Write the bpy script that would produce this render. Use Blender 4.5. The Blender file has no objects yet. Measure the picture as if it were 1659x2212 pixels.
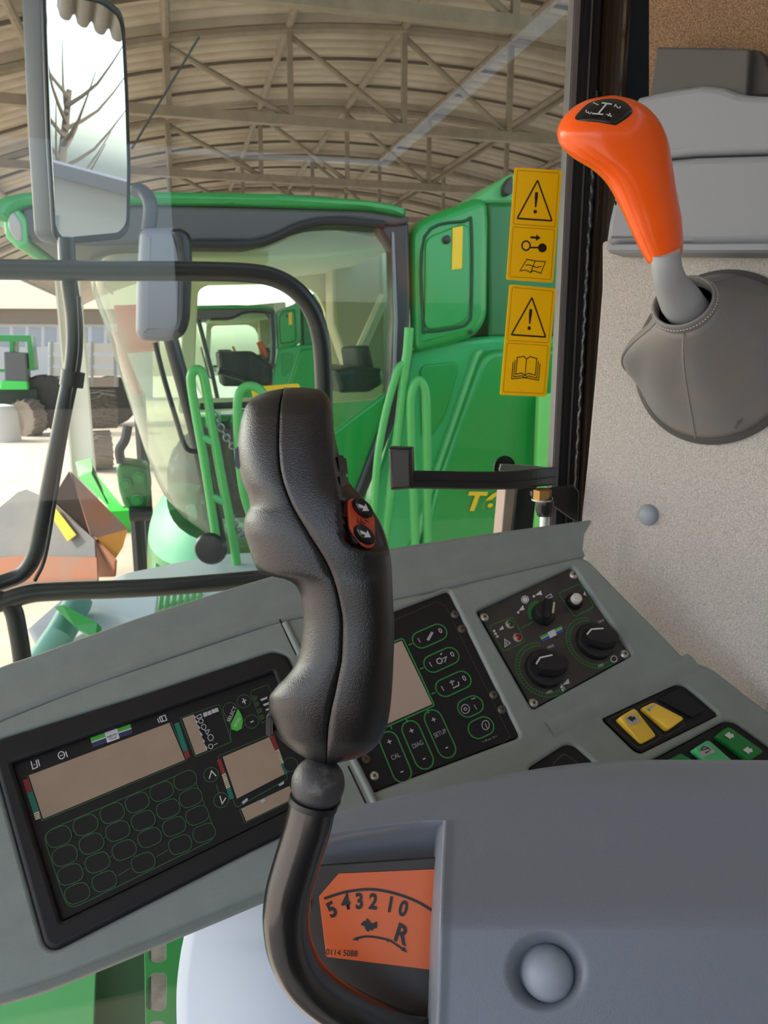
import bpy, bmesh, math, random
from mathutils import Vector, Matrix

scene = bpy.context.scene
COL = scene.collection
random.seed(7)

# ------------------------------------------------------------------ camera
CAMZ = 3.0
FPX, CX, CY = 1660.0, 829.5, 1106.0
PITCH = math.radians(12.0)
R_ = Vector((1, 0, 0))
F_ = Vector((0, math.cos(PITCH), -math.sin(PITCH)))
U_ = Vector((0, math.sin(PITCH), math.cos(PITCH)))
EYE = Vector((0, 0, CAMZ))
cam_data = bpy.data.cameras.new('camera')
cam_data.lens = FPX * 36.0 / 2212.0
cam_data.sensor_width = 36.0
cam_data.clip_start = 0.02
cam_data.clip_end = 500
cam_data.dof.use_dof = True
cam_data.dof.focus_distance = 0.50
cam_data.dof.aperture_fstop = 26.0
cam = bpy.data.objects.new('camera', cam_data)
COL.objects.link(cam)
cam.location = EYE
cam.rotation_euler = (math.radians(90) - PITCH, 0, 0)
scene.camera = cam

# ------------------------------------------------------------------ view, sky, sun
scene.view_settings.view_transform = 'Standard'
scene.view_settings.look = 'None'
scene.view_settings.exposure = 0.66
scene.view_settings.gamma = 1.0
scene.view_settings.use_curve_mapping = False
world = bpy.data.worlds.new('sky')
scene.world = world
world.use_nodes = True
wn = world.node_tree.nodes
wl = world.node_tree.links
sky = wn.new('ShaderNodeTexSky')
sky.sky_type = 'NISHITA'
sky.sun_disc = False
sky.sun_elevation = math.radians(39)
sky.sun_rotation = math.radians(-70)
sky.air_density = 1.0
sky.dust_density = 2.5
hsv = wn.new('ShaderNodeHueSaturation'); hsv.inputs['Saturation'].default_value = 0.72
wl.new(sky.outputs[0], hsv.inputs['Color']); wl.new(hsv.outputs[0], wn['Background'].inputs[0])
wn['Background'].inputs[1].default_value = 0.40
sun_data = bpy.data.lights.new('sun', 'SUN')
sun_data.energy = 3.2
sun_data.angle = math.radians(0.6)
sun_data.color = (1.0, 0.93, 0.83)
sun = bpy.data.objects.new('sun', sun_data)
COL.objects.link(sun)
sun.rotation_euler = Vector((-0.80, 0.02, 0.64)).to_track_quat('Z', 'Y').to_euler()

scene.cycles.caustics_reflective = False
scene.cycles.caustics_refractive = False
scene.cycles.max_bounces = 9

# ------------------------------------------------------------------ geometry helpers
def ray(x, y):
    return F_ + R_ * ((x - CX) / FPX) - U_ * ((y - CY) / FPX)

def P(x, y, d):
    return EYE + ray(x, y) * d

YAW = math.radians(15.0)
UU = Vector((math.cos(YAW), math.sin(YAW), 0))      # along the machines, towards their rear
WW = Vector((-math.sin(YAW), math.cos(YAW), 0))     # across, away from the cab
ZZ = Vector((0, 0, 1))

def uw(a, b, z):
    return UU * a + WW * b + ZZ * z

class Plane:
    """A plane in the place: origin, two axes, normal towards the viewer's side."""
    def __init__(s, o, n, xdir=None):
        s.o = o.copy(); s.n = n.normalized()
        x = xdir if xdir is not None else Vector((1, 0, 0))
        x = x - s.n * x.dot(s.n)
        s.x = x.normalized(); s.y = s.n.cross(s.x)
    def hit(s, px, py):
        r = ray(px, py)
        return EYE + r * ((s.o - EYE).dot(s.n) / r.dot(s.n))
    def to2(s, px, py):
        v = s.hit(px, py) - s.o
        return (v.dot(s.x), v.dot(s.y))
    def at(s, a, b, h=0.0):
        return s.o + s.x * a + s.y * b + s.n * h
    def up(s, h):
        q = Plane(s.o + s.n * h, s.n, s.x); return q
    def matrix(s, h=0.0):
        m = Matrix((s.x, s.y, s.n)).transposed().to_4x4()
        m.translation = s.o + s.n * h
        return m

def plane3(a, b, c):
    n = (b - a).cross(c - a).normalized()
    if n.dot(EYE - a) < 0: n = -n
    return Plane(a, n)

def catmull(pts, n=8, closed=False):
    pts = [Vector(p) for p in pts]
    out = []
    N = len(pts)
    rng = N if closed else N - 1
    for i in range(rng):
        if closed:
            p0, p1, p2, p3 = pts[i - 1], pts[i], pts[(i + 1) % N], pts[(i + 2) % N]
        else:
            p1, p2 = pts[i], pts[i + 1]
            p0 = pts[i - 1] if i else p1 * 2 - p2
            p3 = pts[i + 2] if i + 2 < N else p2 * 2 - p1
        for k in range(n):
            t = k / n
            out.append(0.5 * ((2 * p1) + (p2 - p0) * t + (2 * p0 - 5 * p1 + 4 * p2 - p3) * t * t
                              + (3 * p1 - p0 - 3 * p2 + p3) * t * t * t))
    if not closed: out.append(pts[-1])
    return out

def interp(tab, y):
    """monotone cubic interpolation of [(y, x), ...] in y"""
    if y <= tab[0][0]: return tab[0][1]
    if y >= tab[-1][0]: return tab[-1][1]
    for i in range(len(tab) - 1):
        y0, x0 = tab[i]; y1, x1 = tab[i + 1]
        if y0 <= y <= y1:
            h = y1 - y0; d = (x1 - x0) / h
            def slope(j):
                if j <= 0 or j >= len(tab) - 1:
                    k = min(max(j, 1), len(tab) - 1)
                    return (tab[k][1] - tab[k - 1][1]) / (tab[k][0] - tab[k - 1][0])
                a = (tab[j][1] - tab[j - 1][1]) / (tab[j][0] - tab[j - 1][0])
                b = (tab[j + 1][1] - tab[j][1]) / (tab[j + 1][0] - tab[j][0])
                if a * b <= 0: return 0.0
                return 2 * a * b / (a + b)
            m0, m1 = slope(i), slope(i + 1)
            t = (y - y0) / h
            return ((2*t**3 - 3*t*t + 1) * x0 + (t**3 - 2*t*t + t) * h * m0
                    + (-2*t**3 + 3*t*t) * x1 + (t**3 - t*t) * h * m1)

def round2(pts, r, seg=4):
    """round the corners of a 2-D polygon"""
    out = []
    N = len(pts)
    for i in range(N):
        p = Vector(pts[i][:2]); a = Vector(pts[i - 1][:2]); b = Vector(pts[(i + 1) % N][:2])
        rr = pts[i][2] if len(pts[i]) > 2 else r
        da, db = a - p, b - p
        la, lb = da.length, db.length
        if rr <= 0 or la < 1e-9 or lb < 1e-9:
            out.append((p.x, p.y)); continue
        k = min(rr, la * 0.49, lb * 0.49)
        s, e = p + da / la * k, p + db / lb * k
        for j in range(seg + 1):
            t = j / seg
            q = s * (1 - t) ** 2 + p * (2 * t * (1 - t)) + e * t * t
            out.append((q.x, q.y))
    return out

# ------------------------------------------------------------------ materials
def lin(c):
    def f(v):
        v /= 255.0
        return v / 12.92 if v <= 0.04045 else ((v + 0.055) / 1.055) ** 2.4
    return (f(c[0]), f(c[1]), f(c[2]), 1.0)

MATS = {}
def mat(name, col, rough=0.5, metal=0.0, noise=None, bump=None, spec=0.5, coat=0.0, emit=0.0):
    """col in 0-255 sRGB. noise = (scale, other colour, low, high); bump = (scale, strength, distance)"""
    if name in MATS: return MATS[name]
    m = bpy.data.materials.new(name); m.use_nodes = True
    nt = m.node_tree; b = nt.nodes['Principled BSDF']
    b.inputs['Base Color'].default_value = lin(col)
    b.inputs['Roughness'].default_value = rough
    b.inputs['Metallic'].default_value = metal
    b.inputs['Specular IOR Level'].default_value = spec
    b.inputs['Coat Weight'].default_value = coat
    if emit:
        b.inputs['Emission Color'].default_value = lin(col); b.inputs['Emission Strength'].default_value = emit
    tc = None
    if noise or bump:
        tc = nt.nodes.new('ShaderNodeTexCoord')
    if noise:
        n = nt.nodes.new('ShaderNodeTexNoise'); n.inputs['Scale'].default_value = noise[0]
        n.inputs['Detail'].default_value = 6; n.inputs['Roughness'].default_value = 0.65
        rmp = nt.nodes.new('ShaderNodeValToRGB')
        rmp.color_ramp.elements[0].position = noise[2]; rmp.color_ramp.elements[1].position = noise[3]
        rmp.color_ramp.elements[0].color = lin(col); rmp.color_ramp.elements[1].color = lin(noise[1])
        nt.links.new(tc.outputs['Object'], n.inputs['Vector'])
        nt.links.new(n.outputs['Fac'], rmp.inputs['Fac'])
        nt.links.new(rmp.outputs['Color'], b.inputs['Base Color'])
    if bump:
        n2 = nt.nodes.new('ShaderNodeTexNoise'); n2.inputs['Scale'].default_value = bump[0]
        n2.inputs['Detail'].default_value = 3
        bm_ = nt.nodes.new('ShaderNodeBump'); bm_.inputs['Strength'].default_value = bump[1]
        bm_.inputs['Distance'].default_value = bump[2]
        nt.links.new(tc.outputs['Object'], n2.inputs['Vector'])
        nt.links.new(n2.outputs['Fac'], bm_.inputs['Height'])
        nt.links.new(bm_.outputs['Normal'], b.inputs['Normal'])
    MATS[name] = m
    return m

def glass_mat(name, tint, refl_ior=1.5, rough=0.0, haze=0.0, hazecol=(255, 255, 255)):
    """window pane: light passes straight through, the surface reflects by Schlick's Fresnel, alike on both faces, optional diffuse haze paints in a pale veil"""
    m = bpy.data.materials.new(name); m.use_nodes = True
    nt = m.node_tree; nt.nodes.clear()
    out = nt.nodes.new('ShaderNodeOutputMaterial')
    tr = nt.nodes.new('ShaderNodeBsdfTransparent'); tr.inputs[0].default_value = lin(tint)
    gl = nt.nodes.new('ShaderNodeBsdfGlossy'); gl.inputs['Roughness'].default_value = rough
    lw = nt.nodes.new('ShaderNodeLayerWeight'); lw.inputs['Blend'].default_value = 0.5
    pw = nt.nodes.new('ShaderNodeMath'); pw.operation = 'POWER'; pw.inputs[1].default_value = 5.0
    f0 = ((refl_ior - 1) / (refl_ior + 1)) ** 2
    fr = nt.nodes.new('ShaderNodeMath'); fr.operation = 'MULTIPLY_ADD'; fr.inputs[1].default_value = 0.9 - f0; fr.inputs[2].default_value = f0
    nt.links.new(lw.outputs['Facing'], pw.inputs[0]); nt.links.new(pw.outputs[0], fr.inputs[0])
    mx = nt.nodes.new('ShaderNodeMixShader')
    nt.links.new(fr.outputs[0], mx.inputs[0]); nt.links.new(tr.outputs[0], mx.inputs[1]); nt.links.new(gl.outputs[0], mx.inputs[2])
    last = mx
    if haze > 0:
        df = nt.nodes.new('ShaderNodeBsdfDiffuse'); df.inputs[0].default_value = lin(hazecol)
        nz = nt.nodes.new('ShaderNodeTexNoise'); nz.inputs['Scale'].default_value = 2.5; nz.inputs['Detail'].default_value = 2
        tc = nt.nodes.new('ShaderNodeTexCoord'); nt.links.new(tc.outputs['Object'], nz.inputs['Vector'])
        mu = nt.nodes.new('ShaderNodeMath'); mu.operation = 'MULTIPLY'; mu.inputs[1].default_value = haze * 2
        nt.links.new(nz.outputs['Fac'], mu.inputs[0])
        m2 = nt.nodes.new('ShaderNodeMixShader'); nt.links.new(mu.outputs[0], m2.inputs[0])
        nt.links.new(mx.outputs[0], m2.inputs[1]); nt.links.new(df.outputs[0], m2.inputs[2]); last = m2
    nt.links.new(last.outputs[0], out.inputs[0])
    MATS[name] = m
    return m

# ------------------------------------------------------------------ object helpers
def link(o, parent=None):
    COL.objects.link(o)
    if parent is not None:
        o.parent = parent
        o.matrix_parent_inverse = Matrix.Translation(-root_loc(parent))
    return o

def root_loc(p):
    return Vector(p.get('_l', (0, 0, 0)))

ROOTS = []
def thing(name, loc, label, cat, group=None):
    o = bpy.data.objects.new(name, None)
    o.empty_display_size = 0.05
    o.location = loc; o['_l'] = tuple(loc)
    COL.objects.link(o)
    o['label'] = label; o['category'] = cat
    if group: o['group'] = group
    ROOTS.append(o)
    return o

def tag(o, label=None, cat=None, group=None, kind=None):
    if label: o['label'] = label
    if cat: o['category'] = cat
    if group: o['group'] = group
    if kind: o['kind'] = kind
    return o

def mobj(name, verts, faces, m, parent=None, smooth=False, fm=None):
    me = bpy.data.meshes.new(name)
    me.from_pydata([tuple(v) for v in verts], [], faces)
    for k in (m if isinstance(m, (list, tuple)) else [m]): me.materials.append(k)
    if fm:
        for p, i in zip(me.polygons, fm): p.material_index = i
    if smooth:
        for p in me.polygons: p.use_smooth = True
    me.update()
    bm = bmesh.new(); bm.from_mesh(me)
    bmesh.ops.recalc_face_normals(bm, faces=bm.faces)
    bm.to_mesh(me); bm.free()
    o = bpy.data.objects.new(name, me)
    return link(o, parent)

def smooth_angle(o, ang=35):
    me = o.data
    for p in me.polygons: p.use_smooth = True
    bm = bmesh.new(); bm.from_mesh(me)
    lim = math.radians(ang)
    for e in bm.edges:
        if len(e.link_faces) == 2 and e.calc_face_angle(0) > lim: e.smooth = False
    bm.to_mesh(me); bm.free()
    return o

def poly2(name, pl, rings, top, thick, bevel, m, parent=None, seg=2):
    """solid plate on a plane: rings[0] outline, the others holes, all 2-D; top = height of upper face"""
    cu = bpy.data.curves.new(name, 'CURVE'); cu.dimensions = '2D'; cu.fill_mode = 'BOTH'
    for rg in rings:
        sp = cu.splines.new('POLY'); sp.points.add(len(rg) - 1); sp.use_cyclic_u = True
        for q, p in zip(sp.points, rg): q.co = (p[0], p[1], 0, 1)
    bevel = min(bevel, thick * 0.45)
    cu.extrude = max((thick - 2 * bevel) / 2, 1e-5)
    cu.bevel_depth = bevel; cu.bevel_resolution = seg
    cu.offset = -bevel
    tmp = bpy.data.objects.new(name, cu)
    COL.objects.link(tmp)
    dg = bpy.context.evaluated_depsgraph_get()
    me = bpy.data.meshes.new_from_object(tmp.evaluated_get(dg), depsgraph=dg)
    COL.objects.unlink(tmp); bpy.data.objects.remove(tmp); bpy.data.curves.remove(cu)
    me.transform(pl.matrix(top - thick / 2))
    me.materials.clear(); me.materials.append(m)
    me.name = name
    bm = bmesh.new(); bm.from_mesh(me)
    bmesh.ops.remove_doubles(bm, verts=bm.verts, dist=1e-6)
    bmesh.ops.recalc_face_normals(bm, faces=bm.faces)
    bm.to_mesh(me); bm.free()
    o = bpy.data.objects.new(name, me)
    link(o, parent)
    smooth_angle(o, 30)
    for p in me.polygons:
        if abs(p.normal.dot(pl.n)) > 0.9995: p.use_smooth = False
    return o

def plate(name, pl, outer, holes, top, thick, bevel, m, parent=None, r=0.0, hr=0.0, seg=2):
    """poly2 with outlines given as image points on the plane; r / hr corner radius in metres"""
    qq = pl.up(top)
    rg = [round2([qq.to2(*p[:2]) + tuple(p[2:]) for p in outer], r)]
    for h in holes: rg.append(round2([qq.to2(*p[:2]) + tuple(p[2:]) for p in h], hr))
    return poly2(name, pl, rg, top, thick, bevel, m, parent, seg)

def tube(name, pts, rad, m, parent=None, seg=12, smooth_n=0, closed=False, cap=True):
    if smooth_n: pts = catmull(pts, smooth_n, closed)
    pts = [Vector(p) for p in pts]
    N = len(pts)
    rads = rad if isinstance(rad, (list, tuple)) else None
    verts, faces = [], []
    up = None
    for i, p in enumerate(pts):
        if closed: t = pts[(i + 1) % N] - pts[i - 1]
        else: t = pts[min(i + 1, N - 1)] - pts[max(i - 1, 0)]
        t.normalize()
        if up is None:
            up = Vector((0, 0, 1)) if abs(t.z) < 0.9 else Vector((1, 0, 0))
        a = (up - t * up.dot(t)).normalized(); b = t.cross(a); up = a
        rr = rad
        if rads:
            f = i / max(1, N - 1) * (len(rads) - 1); k = min(int(f), len(rads) - 2); rr = rads[k] + (rads[k + 1] - rads[k]) * (f - k)
        for j in range(seg):
            w = 2 * math.pi * j / seg
            verts.append(p + (a * math.cos(w) + b * math.sin(w)) * rr)
    R = N if closed else N - 1
    for i in range(R):
        for j in range(seg):
            i2 = (i + 1) % N
            faces.append((i * seg + j, i * seg + (j + 1) % seg, i2 * seg + (j + 1) % seg, i2 * seg + j))
    if cap and not closed:
        faces.append(tuple(range(seg))[::-1]); faces.append(tuple(range((N - 1) * seg, N * seg)))
    o = mobj(name, verts, faces, m, parent)
    return smooth_angle(o, 40)

def lathe(name, prof, o, n, m, parent=None, seg=24, xdir=None, sx=1.0, sy=1.0, fm=None, ang=40):
    """revolve [(r, h), ...] about n at o"""
    pl = Plane(o, n, xdir if xdir is not None else (Vector((1, 0, 0)) if abs(n.normalized().x) < 0.9 else Vector((0, 1, 0))))
    verts, faces, mi = [], [], []
    for r, h in prof:
        for j in range(seg):
            w = 2 * math.pi * j / seg
            verts.append(pl.at(r * sx * math.cos(w), r * sy * math.sin(w), h))
    for i in range(len(prof) - 1):
        for j in range(seg):
            faces.append((i * seg + j, i * seg + (j + 1) % seg, (i + 1) * seg + (j + 1) % seg, (i + 1) * seg + j))
            mi.append(fm[i] if fm else 0)
    faces.append(tuple(range(seg))[::-1]); mi.append(fm[0] if fm else 0)
    faces.append(tuple(range((len(prof) - 1) * seg, len(prof) * seg))); mi.append(fm[-1] if fm else 0)
    ob = mobj(name, verts, faces, m, parent, fm=mi)
    return smooth_angle(ob, ang)

def box(name, c, ax, ay, az, m, parent=None, bevel=0.0):
    """box about centre c with half-axis vectors ax, ay, az"""
    vs = [c + ax * i + ay * j + az * k for i in (-1, 1) for j in (-1, 1) for k in (-1, 1)]
    fs = [(0, 1, 3, 2), (4, 6, 7, 5), (0, 4, 5, 1), (2, 3, 7, 6), (0, 2, 6, 4), (1, 5, 7, 3)]
    o = mobj(name, vs, fs, m, parent)
    if bevel > 0:
        bm = bmesh.new(); bm.from_mesh(o.data)
        bmesh.ops.bevel(bm, geom=bm.edges[:] + bm.verts[:], offset=bevel, segments=2, affect='EDGES', clamp_overlap=True)
        bm.to_mesh(o.data); bm.free(); smooth_angle(o, 30)
    return o

def ubox(name, u0, u1, w0, w1, z0, z1, m, parent=None, bevel=0.0):
    return box(name, uw((u0 + u1) / 2, (w0 + w1) / 2, (z0 + z1) / 2), UU * (u1 - u0) / 2, WW * (w1 - w0) / 2, ZZ * (z1 - z0) / 2, m, parent, bevel)

def ribbon_verts(pl, pts2, width, h, closed, verts, faces):
    """append a flat printed line along 2-D points"""
    N = len(pts2); base = len(verts)
    q = [Vector(p[:2]) for p in pts2]
    for i in range(N):
        if closed: a, b = q[i] - q[i - 1], q[(i + 1) % N] - q[i]
        else: a, b = q[i] - q[max(i - 1, 0)], q[min(i + 1, N - 1)] - q[i]
        if a.length < 1e-9: a = b
        if b.length < 1e-9: b = a
        t = (a.normalized() + b.normalized())
        t = t.normalized() if t.length > 1e-6 else a.normalized()
        nn = Vector((-t.y, t.x)); k = max(0.5, abs(nn.dot(Vector((-a.y, a.x)).normalized())))
        for s in (1, -1):
            v = q[i] + nn * (s * width / 2 / k)
            verts.append(pl.at(v.x, v.y, h))
    R = N if closed else N - 1
    for i in range(R):
        j = (i + 1) % N
        faces.append((base + 2 * i, base + 2 * i + 1, base + 2 * j + 1, base + 2 * j))

def extent(pts):
    xs = [p[0] for p in pts]; ys = [p[1] for p in pts]
    return max(max(xs) - min(xs), max(ys) - min(ys))

def strokes(name, pl, lines, width, h, m, parent=None, r=0.0):
    """flat print of several image-point polylines: each (pts, closed[, corner radius])"""
    vs, fs, last, small = [], [], None, 0
    for ln in lines:
        pts = [pl.to2(*p) for p in ln[0]]
        rr = ln[2] if len(ln) > 2 else r
        if ln[1] and rr: pts = round2(pts, rr)
        if len(lines) > 1 and extent(ln[0]) >= 14:      # big enough to be told apart: a part of its own
            v2, f2 = [], []
            ribbon_verts(pl, pts, width, h, ln[1], v2, f2); last = mobj(name, v2, f2, m, parent)
        else:
            ribbon_verts(pl, pts, width, h, ln[1], vs, fs); small += 1
    if vs:
        last = mobj(name, vs, fs, m, parent)
        if small > 1: last['kind'] = 'stuff'
    return last

def patches(name, pl, polys, h, m, parent=None):
    """flat printed polygons from image points"""
    vs, fs, last, small = [], [], None, 0
    for pg in polys:
        pt = [pl.at(*pl.to2(*p), h) for p in pg]
        if len(polys) > 1 and extent(pg) >= 14:
            last = mobj(name, pt, [tuple(range(len(pt)))], m, parent)
        else:
            b = len(vs); vs.extend(pt); fs.append(tuple(range(b, len(vs)))); small += 1
    if vs:
        last = mobj(name, vs, fs, m, parent)
        if small > 1: last['kind'] = 'stuff'
    return last

def text(name, s, pl, px, py, dx, dy, height, m, parent=None, h=0.0003, sx=1.0, shear=0.0, extrude=0.0, bold=0.0):
    """flat lettering centred at an image point on a plane; (dx, dy) image direction of the writing; height in metres of a capital"""
    cu = bpy.data.curves.new(name, 'FONT'); cu.body = s
    cu.align_x = 'CENTER'; cu.align_y = 'CENTER'; cu.size = height / 0.70; cu.shear = shear
    cu.extrude = extrude; cu.offset = bold
    tmp = bpy.data.objects.new(name, cu); COL.objects.link(tmp)
    dg = bpy.context.evaluated_depsgraph_get()
    me = bpy.data.meshes.new_from_object(tmp.evaluated_get(dg), depsgraph=dg)
    COL.objects.unlink(tmp); bpy.data.objects.remove(tmp); bpy.data.curves.remove(cu)
    c = pl.hit(px, py); d = pl.hit(px + dx, py + dy) - c; d.normalize()
    q = Plane(c, pl.n, d)
    me.transform(q.matrix(h + extrude) @ Matrix.Diagonal((sx, 1, 1, 1)))
    me.materials.clear(); me.materials.append(m); me.name = name
    return link(bpy.data.objects.new(name, me), parent)

def grid(name, rows, m, parent=None, closed_u=False, smooth=True, thick=0.0):
    """surface through rows of points"""
    n = len(rows[0]); vs = [p for r in rows for p in r]; fs = []
    for i in range(len(rows) - 1):
        for j in range(n if closed_u else n - 1):
            k = (j + 1) % n
            fs.append((i * n + j, i * n + k, (i + 1) * n + k, (i + 1) * n + j))
    o = mobj(name, vs, fs, m, parent, smooth)
    if thick:
        md = o.modifiers.new('thickness', 'SOLIDIFY'); md.thickness = thick; md.offset = 0
    return o

def copy_tree(root, dv, label=None, group=None, skip=()):
    c = root.copy(); COL.objects.link(c)
    c.location = Vector(root.location) + dv
    if label: c['label'] = label
    if group: c['group'] = group
    ROOTS.append(c)
    for ch in root.children:
        if ch.name.split('.')[0] in skip: continue
        d = ch.copy(); COL.objects.link(d); d.parent = c
        for g in ch.children:
            e = g.copy(); COL.objects.link(e); e.parent = d
    return c

# ------------------------------------------------------------------ palette
M_deck = mat('deck plastic', (133, 142, 137), 0.5, bump=(900, 0.25, 0.0006), noise=(35, (126, 134, 130), 0.35, 0.7))
M_slate = mat('slate plastic', (117, 123, 134), 0.34, bump=(1300, 0.30, 0.0006))
M_slate2 = mat('slate cap', (142, 151, 162), 0.42, bump=(900, 0.15, 0.0005))
M_black = mat('black plastic', (20, 20, 22), 0.36, bump=(1500, 0.35, 0.0006))
M_grip = mat('grip rubber', (13, 13, 15), 0.25, bump=(1500, 0.32, 0.0008), spec=0.75)
M_gloss = mat('gloss black', (22, 22, 24), 0.18)
M_tubeblk = mat('black tube', (22, 22, 24), 0.2, bump=(60, 0.08, 0.002), spec=0.9)
M_ball = mat('worn rubber', (58, 58, 60), 0.45, noise=(70, (120, 116, 110), 0.55, 0.8), bump=(500, 0.3, 0.001))
M_screen = mat('membrane foil', (25, 25, 27), 0.5, bump=(700, 0.06, 0.0004), spec=0.3)
M_bezel = mat('bezel black', (24, 24, 26), 0.55, bump=(1200, 0.25, 0.0005), spec=0.35)
M_lcd = mat('lcd', (160, 139, 120), 0.35, noise=(12, (143, 124, 107), 0.3, 0.7))
M_green = mat('print green', (46, 130, 60), 0.5)
M_dgreen = mat('print dull green', (48, 92, 54), 0.5)
M_white = mat('print white', (205, 203, 205), 0.5)
M_red = mat('print red', (150, 36, 38), 0.5)
M_teal = mat('print teal', (24, 128, 112), 0.5)
M_cream = mat('print cream', (200, 192, 160), 0.5)
M_blue = mat('print blue', (46, 78, 160), 0.5)
M_navy = mat('print navy', (42, 46, 92), 0.5)
M_lgreen = mat('print leaf green', (70, 170, 60), 0.5)
M_chrome = mat('screw steel', (190, 186, 178), 0.32, 0.8)
M_rust = mat('rusty screw', (92, 72, 60), 0.7, 0.3)
M_yellow = mat('switch yellow', (238, 196, 66), 0.38)
M_swgreen = mat('switch green', (12, 118, 46), 0.38)
M_mint = mat('switch mint', (78, 190, 122), 0.38)
M_grey = mat('icon grey', (172, 172, 176), 0.45)
M_inkblk = mat('print black', (26, 22, 18), 0.5)
M_orange = mat('knob orange', (252, 96, 14), 0.24, coat=0.1)
M_decal = mat('decal orange', (214, 98, 42), 0.45, bump=(800, 0.05, 0.0005))
M_btnor = mat('button plate orange', (198, 78, 48), 0.35)
M_lever = mat('lever grey', (158, 162, 166), 0.4)
M_boot = mat('boot vinyl', (122, 121, 123), 0.55, noise=(14, (138, 128, 116), 0.45, 0.8), bump=(700, 0.25, 0.0006))
M_stitch = mat('stitching', (178, 170, 160), 0.8)
M_carpet = mat('carpet felt', (196, 191, 186), 0.95, noise=(620, (150, 145, 141), 0.34, 0.68), bump=(420, 0.6, 0.002), spec=0.1)
M_carpet2 = mat('brown felt', (160, 132, 106), 0.95, noise=(700, (96, 76, 60), 0.38, 0.62), bump=(420, 0.6, 0.002), spec=0.1)
M_vinyl = mat('wall vinyl', (136, 141, 150), 0.6, bump=(900, 0.2, 0.0006))
M_dvinyl = mat('dark vinyl', (78, 76, 76), 0.6, bump=(900, 0.2, 0.0006))
M_pillar = mat('pillar dark', (20, 19, 20), 0.8, spec=0.2)
M_rubber = mat('seal rubber', (26, 25, 27), 0.35)
M_alu = mat('seal trim grey', (112, 108, 110), 0.4, 0.2)
M_side = mat('pedestal pale', (184, 192, 204), 0.5, bump=(900, 0.15, 0.0005))
M_sticky = mat('sticker yellow', (255, 214, 6), 0.42)
_t = M_sticky.node_tree; _tr = _t.nodes.new('ShaderNodeBsdfTranslucent'); _tr.inputs[0].default_value = lin((255, 222, 8))
_mx = _t.nodes.new('ShaderNodeMixShader'); _mx.inputs[0].default_value = 0.5     # thin film lets window light through
_t.links.new(_t.nodes['Principled BSDF'].outputs[0], _mx.inputs[1]); _t.links.new(_tr.outputs[0], _mx.inputs[2])
_t.links.new(_mx.outputs[0], _t.nodes['Material Output'].inputs[0])
M_brass = mat('brass', (170, 128, 74), 0.35, 0.7)
M_glass = glass_mat('window glass', (243, 248, 244), 1.35, haze=0.002)
M_dglass = mat('dark pane', (36, 28, 22), 0.03, spec=0.9)
M_mirror = mat('mirror silver', (226, 230, 234), 0.0, 1.0)

# ------------------------------------------------------------------ cab glass and corner
GL = Plane(P(1150, 600, 1.02), -WW, UU)          # window pane plane, parallel to the machine
CORNER = GL.hit(1238, 600)                        # where the pane meets the rear corner
cu_ = (CORNER - EYE).dot(UU); cw_ = (CORNER - EYE).dot(WW)

def on_glass(px, py): return GL.hit(px, py)
z_lo, z_hi = CAMZ - 1.25, CAMZ + 0.62
win = ubox('window_1', cu_ - 1.75, cu_ - 0.004, cw_ - 0.0, cw_ + 0.005, z_lo, z_hi, M_glass)
tag(win, kind='structure')

def vstrip(name, du0, du1, dw0, dw1, m, bev=0.0015, z0=None):
    o = ubox(name, cu_ + du0, cu_ + du1, cw_ + dw0, cw_ + dw1, z0 if z0 else CAMZ - 0.42, z_hi, m, None, bev)
    tag(o, kind='structure'); return o
vstrip('trim_1', -0.020, -0.010, -0.006, 0.012, M_alu)
vstrip('trim_2', -0.010, 0.002, -0.010, 0.012, M_rubber, 0.003)
vstrip('trim_3', 0.002, 0.007, -0.006, 0.012, M_alu)
vstrip('trim_4', 0.007, 0.015, -0.014, 0.012, M_rubber, 0.003)
# rubber gasket that has squeezed out of the joint, a wavy bead
bead = [uw(cu_ + 0.013 + 0.0018 * math.sin(k * 1.9) * random.random(), cw_ - 0.014, CAMZ + 0.32 - k * 0.006) for k in range(96)]
o = tube('trim_5', bead, 0.0035, M_gloss, None, 8); tag(o, kind='structure')
# dark rear quarter pane turned towards the driver
DV = (WW * -1.0 + UU * 0.06).normalized()
c0 = EYE + UU * (cu_ + 0.016) + WW * cw_
pn = UU.copy() * -1.0
def qpt(a, z): 
    q = c0 + DV * a; return Vector((q.x, q.y, z))
vs = [qpt(0, CAMZ - 0.45), qpt(0.062, CAMZ - 0.45), qpt(0.062, z_hi), qpt(0, z_hi)]
off = UU * 0.006
o = mobj('window_2', vs + [v + off for v in vs], [(0, 1, 2, 3), (7, 6, 5, 4), (0, 4, 5, 1), (1, 5, 6, 2), (2, 6, 7, 3), (3, 7, 4, 0)], M_dglass)
tag(o, kind='structure')
# black corner post between quarter pane and felt wall
vs = []
c1 = P(1369, 100, 0.96)
o = box('trim_6', Vector((c1.x, c1.y, CAMZ + 0.10)), UU * 0.027, WW * 0.018, ZZ * 0.56, M_pillar, None, 0.004)
tag(o, kind='structure')

# ------------------------------------------------------------------ felt wall on the right
FW = plane3(P(1268, 1050, 0.955), P(1545, 775, 0.830), P(1560, 1450, 0.850))
wall = plate('wall_right', FW, [(1300, 520), (1300, 620), (1286, 800), (1268, 1000), (1256, 1110), (1250, 1300), (1400, 1560), (1500, 1700), (2700, 1800), (2700, 520)], [], 0.0, 0.02, 0.003, M_carpet, None, 0.006)
tag(wall, kind='structure')
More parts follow.
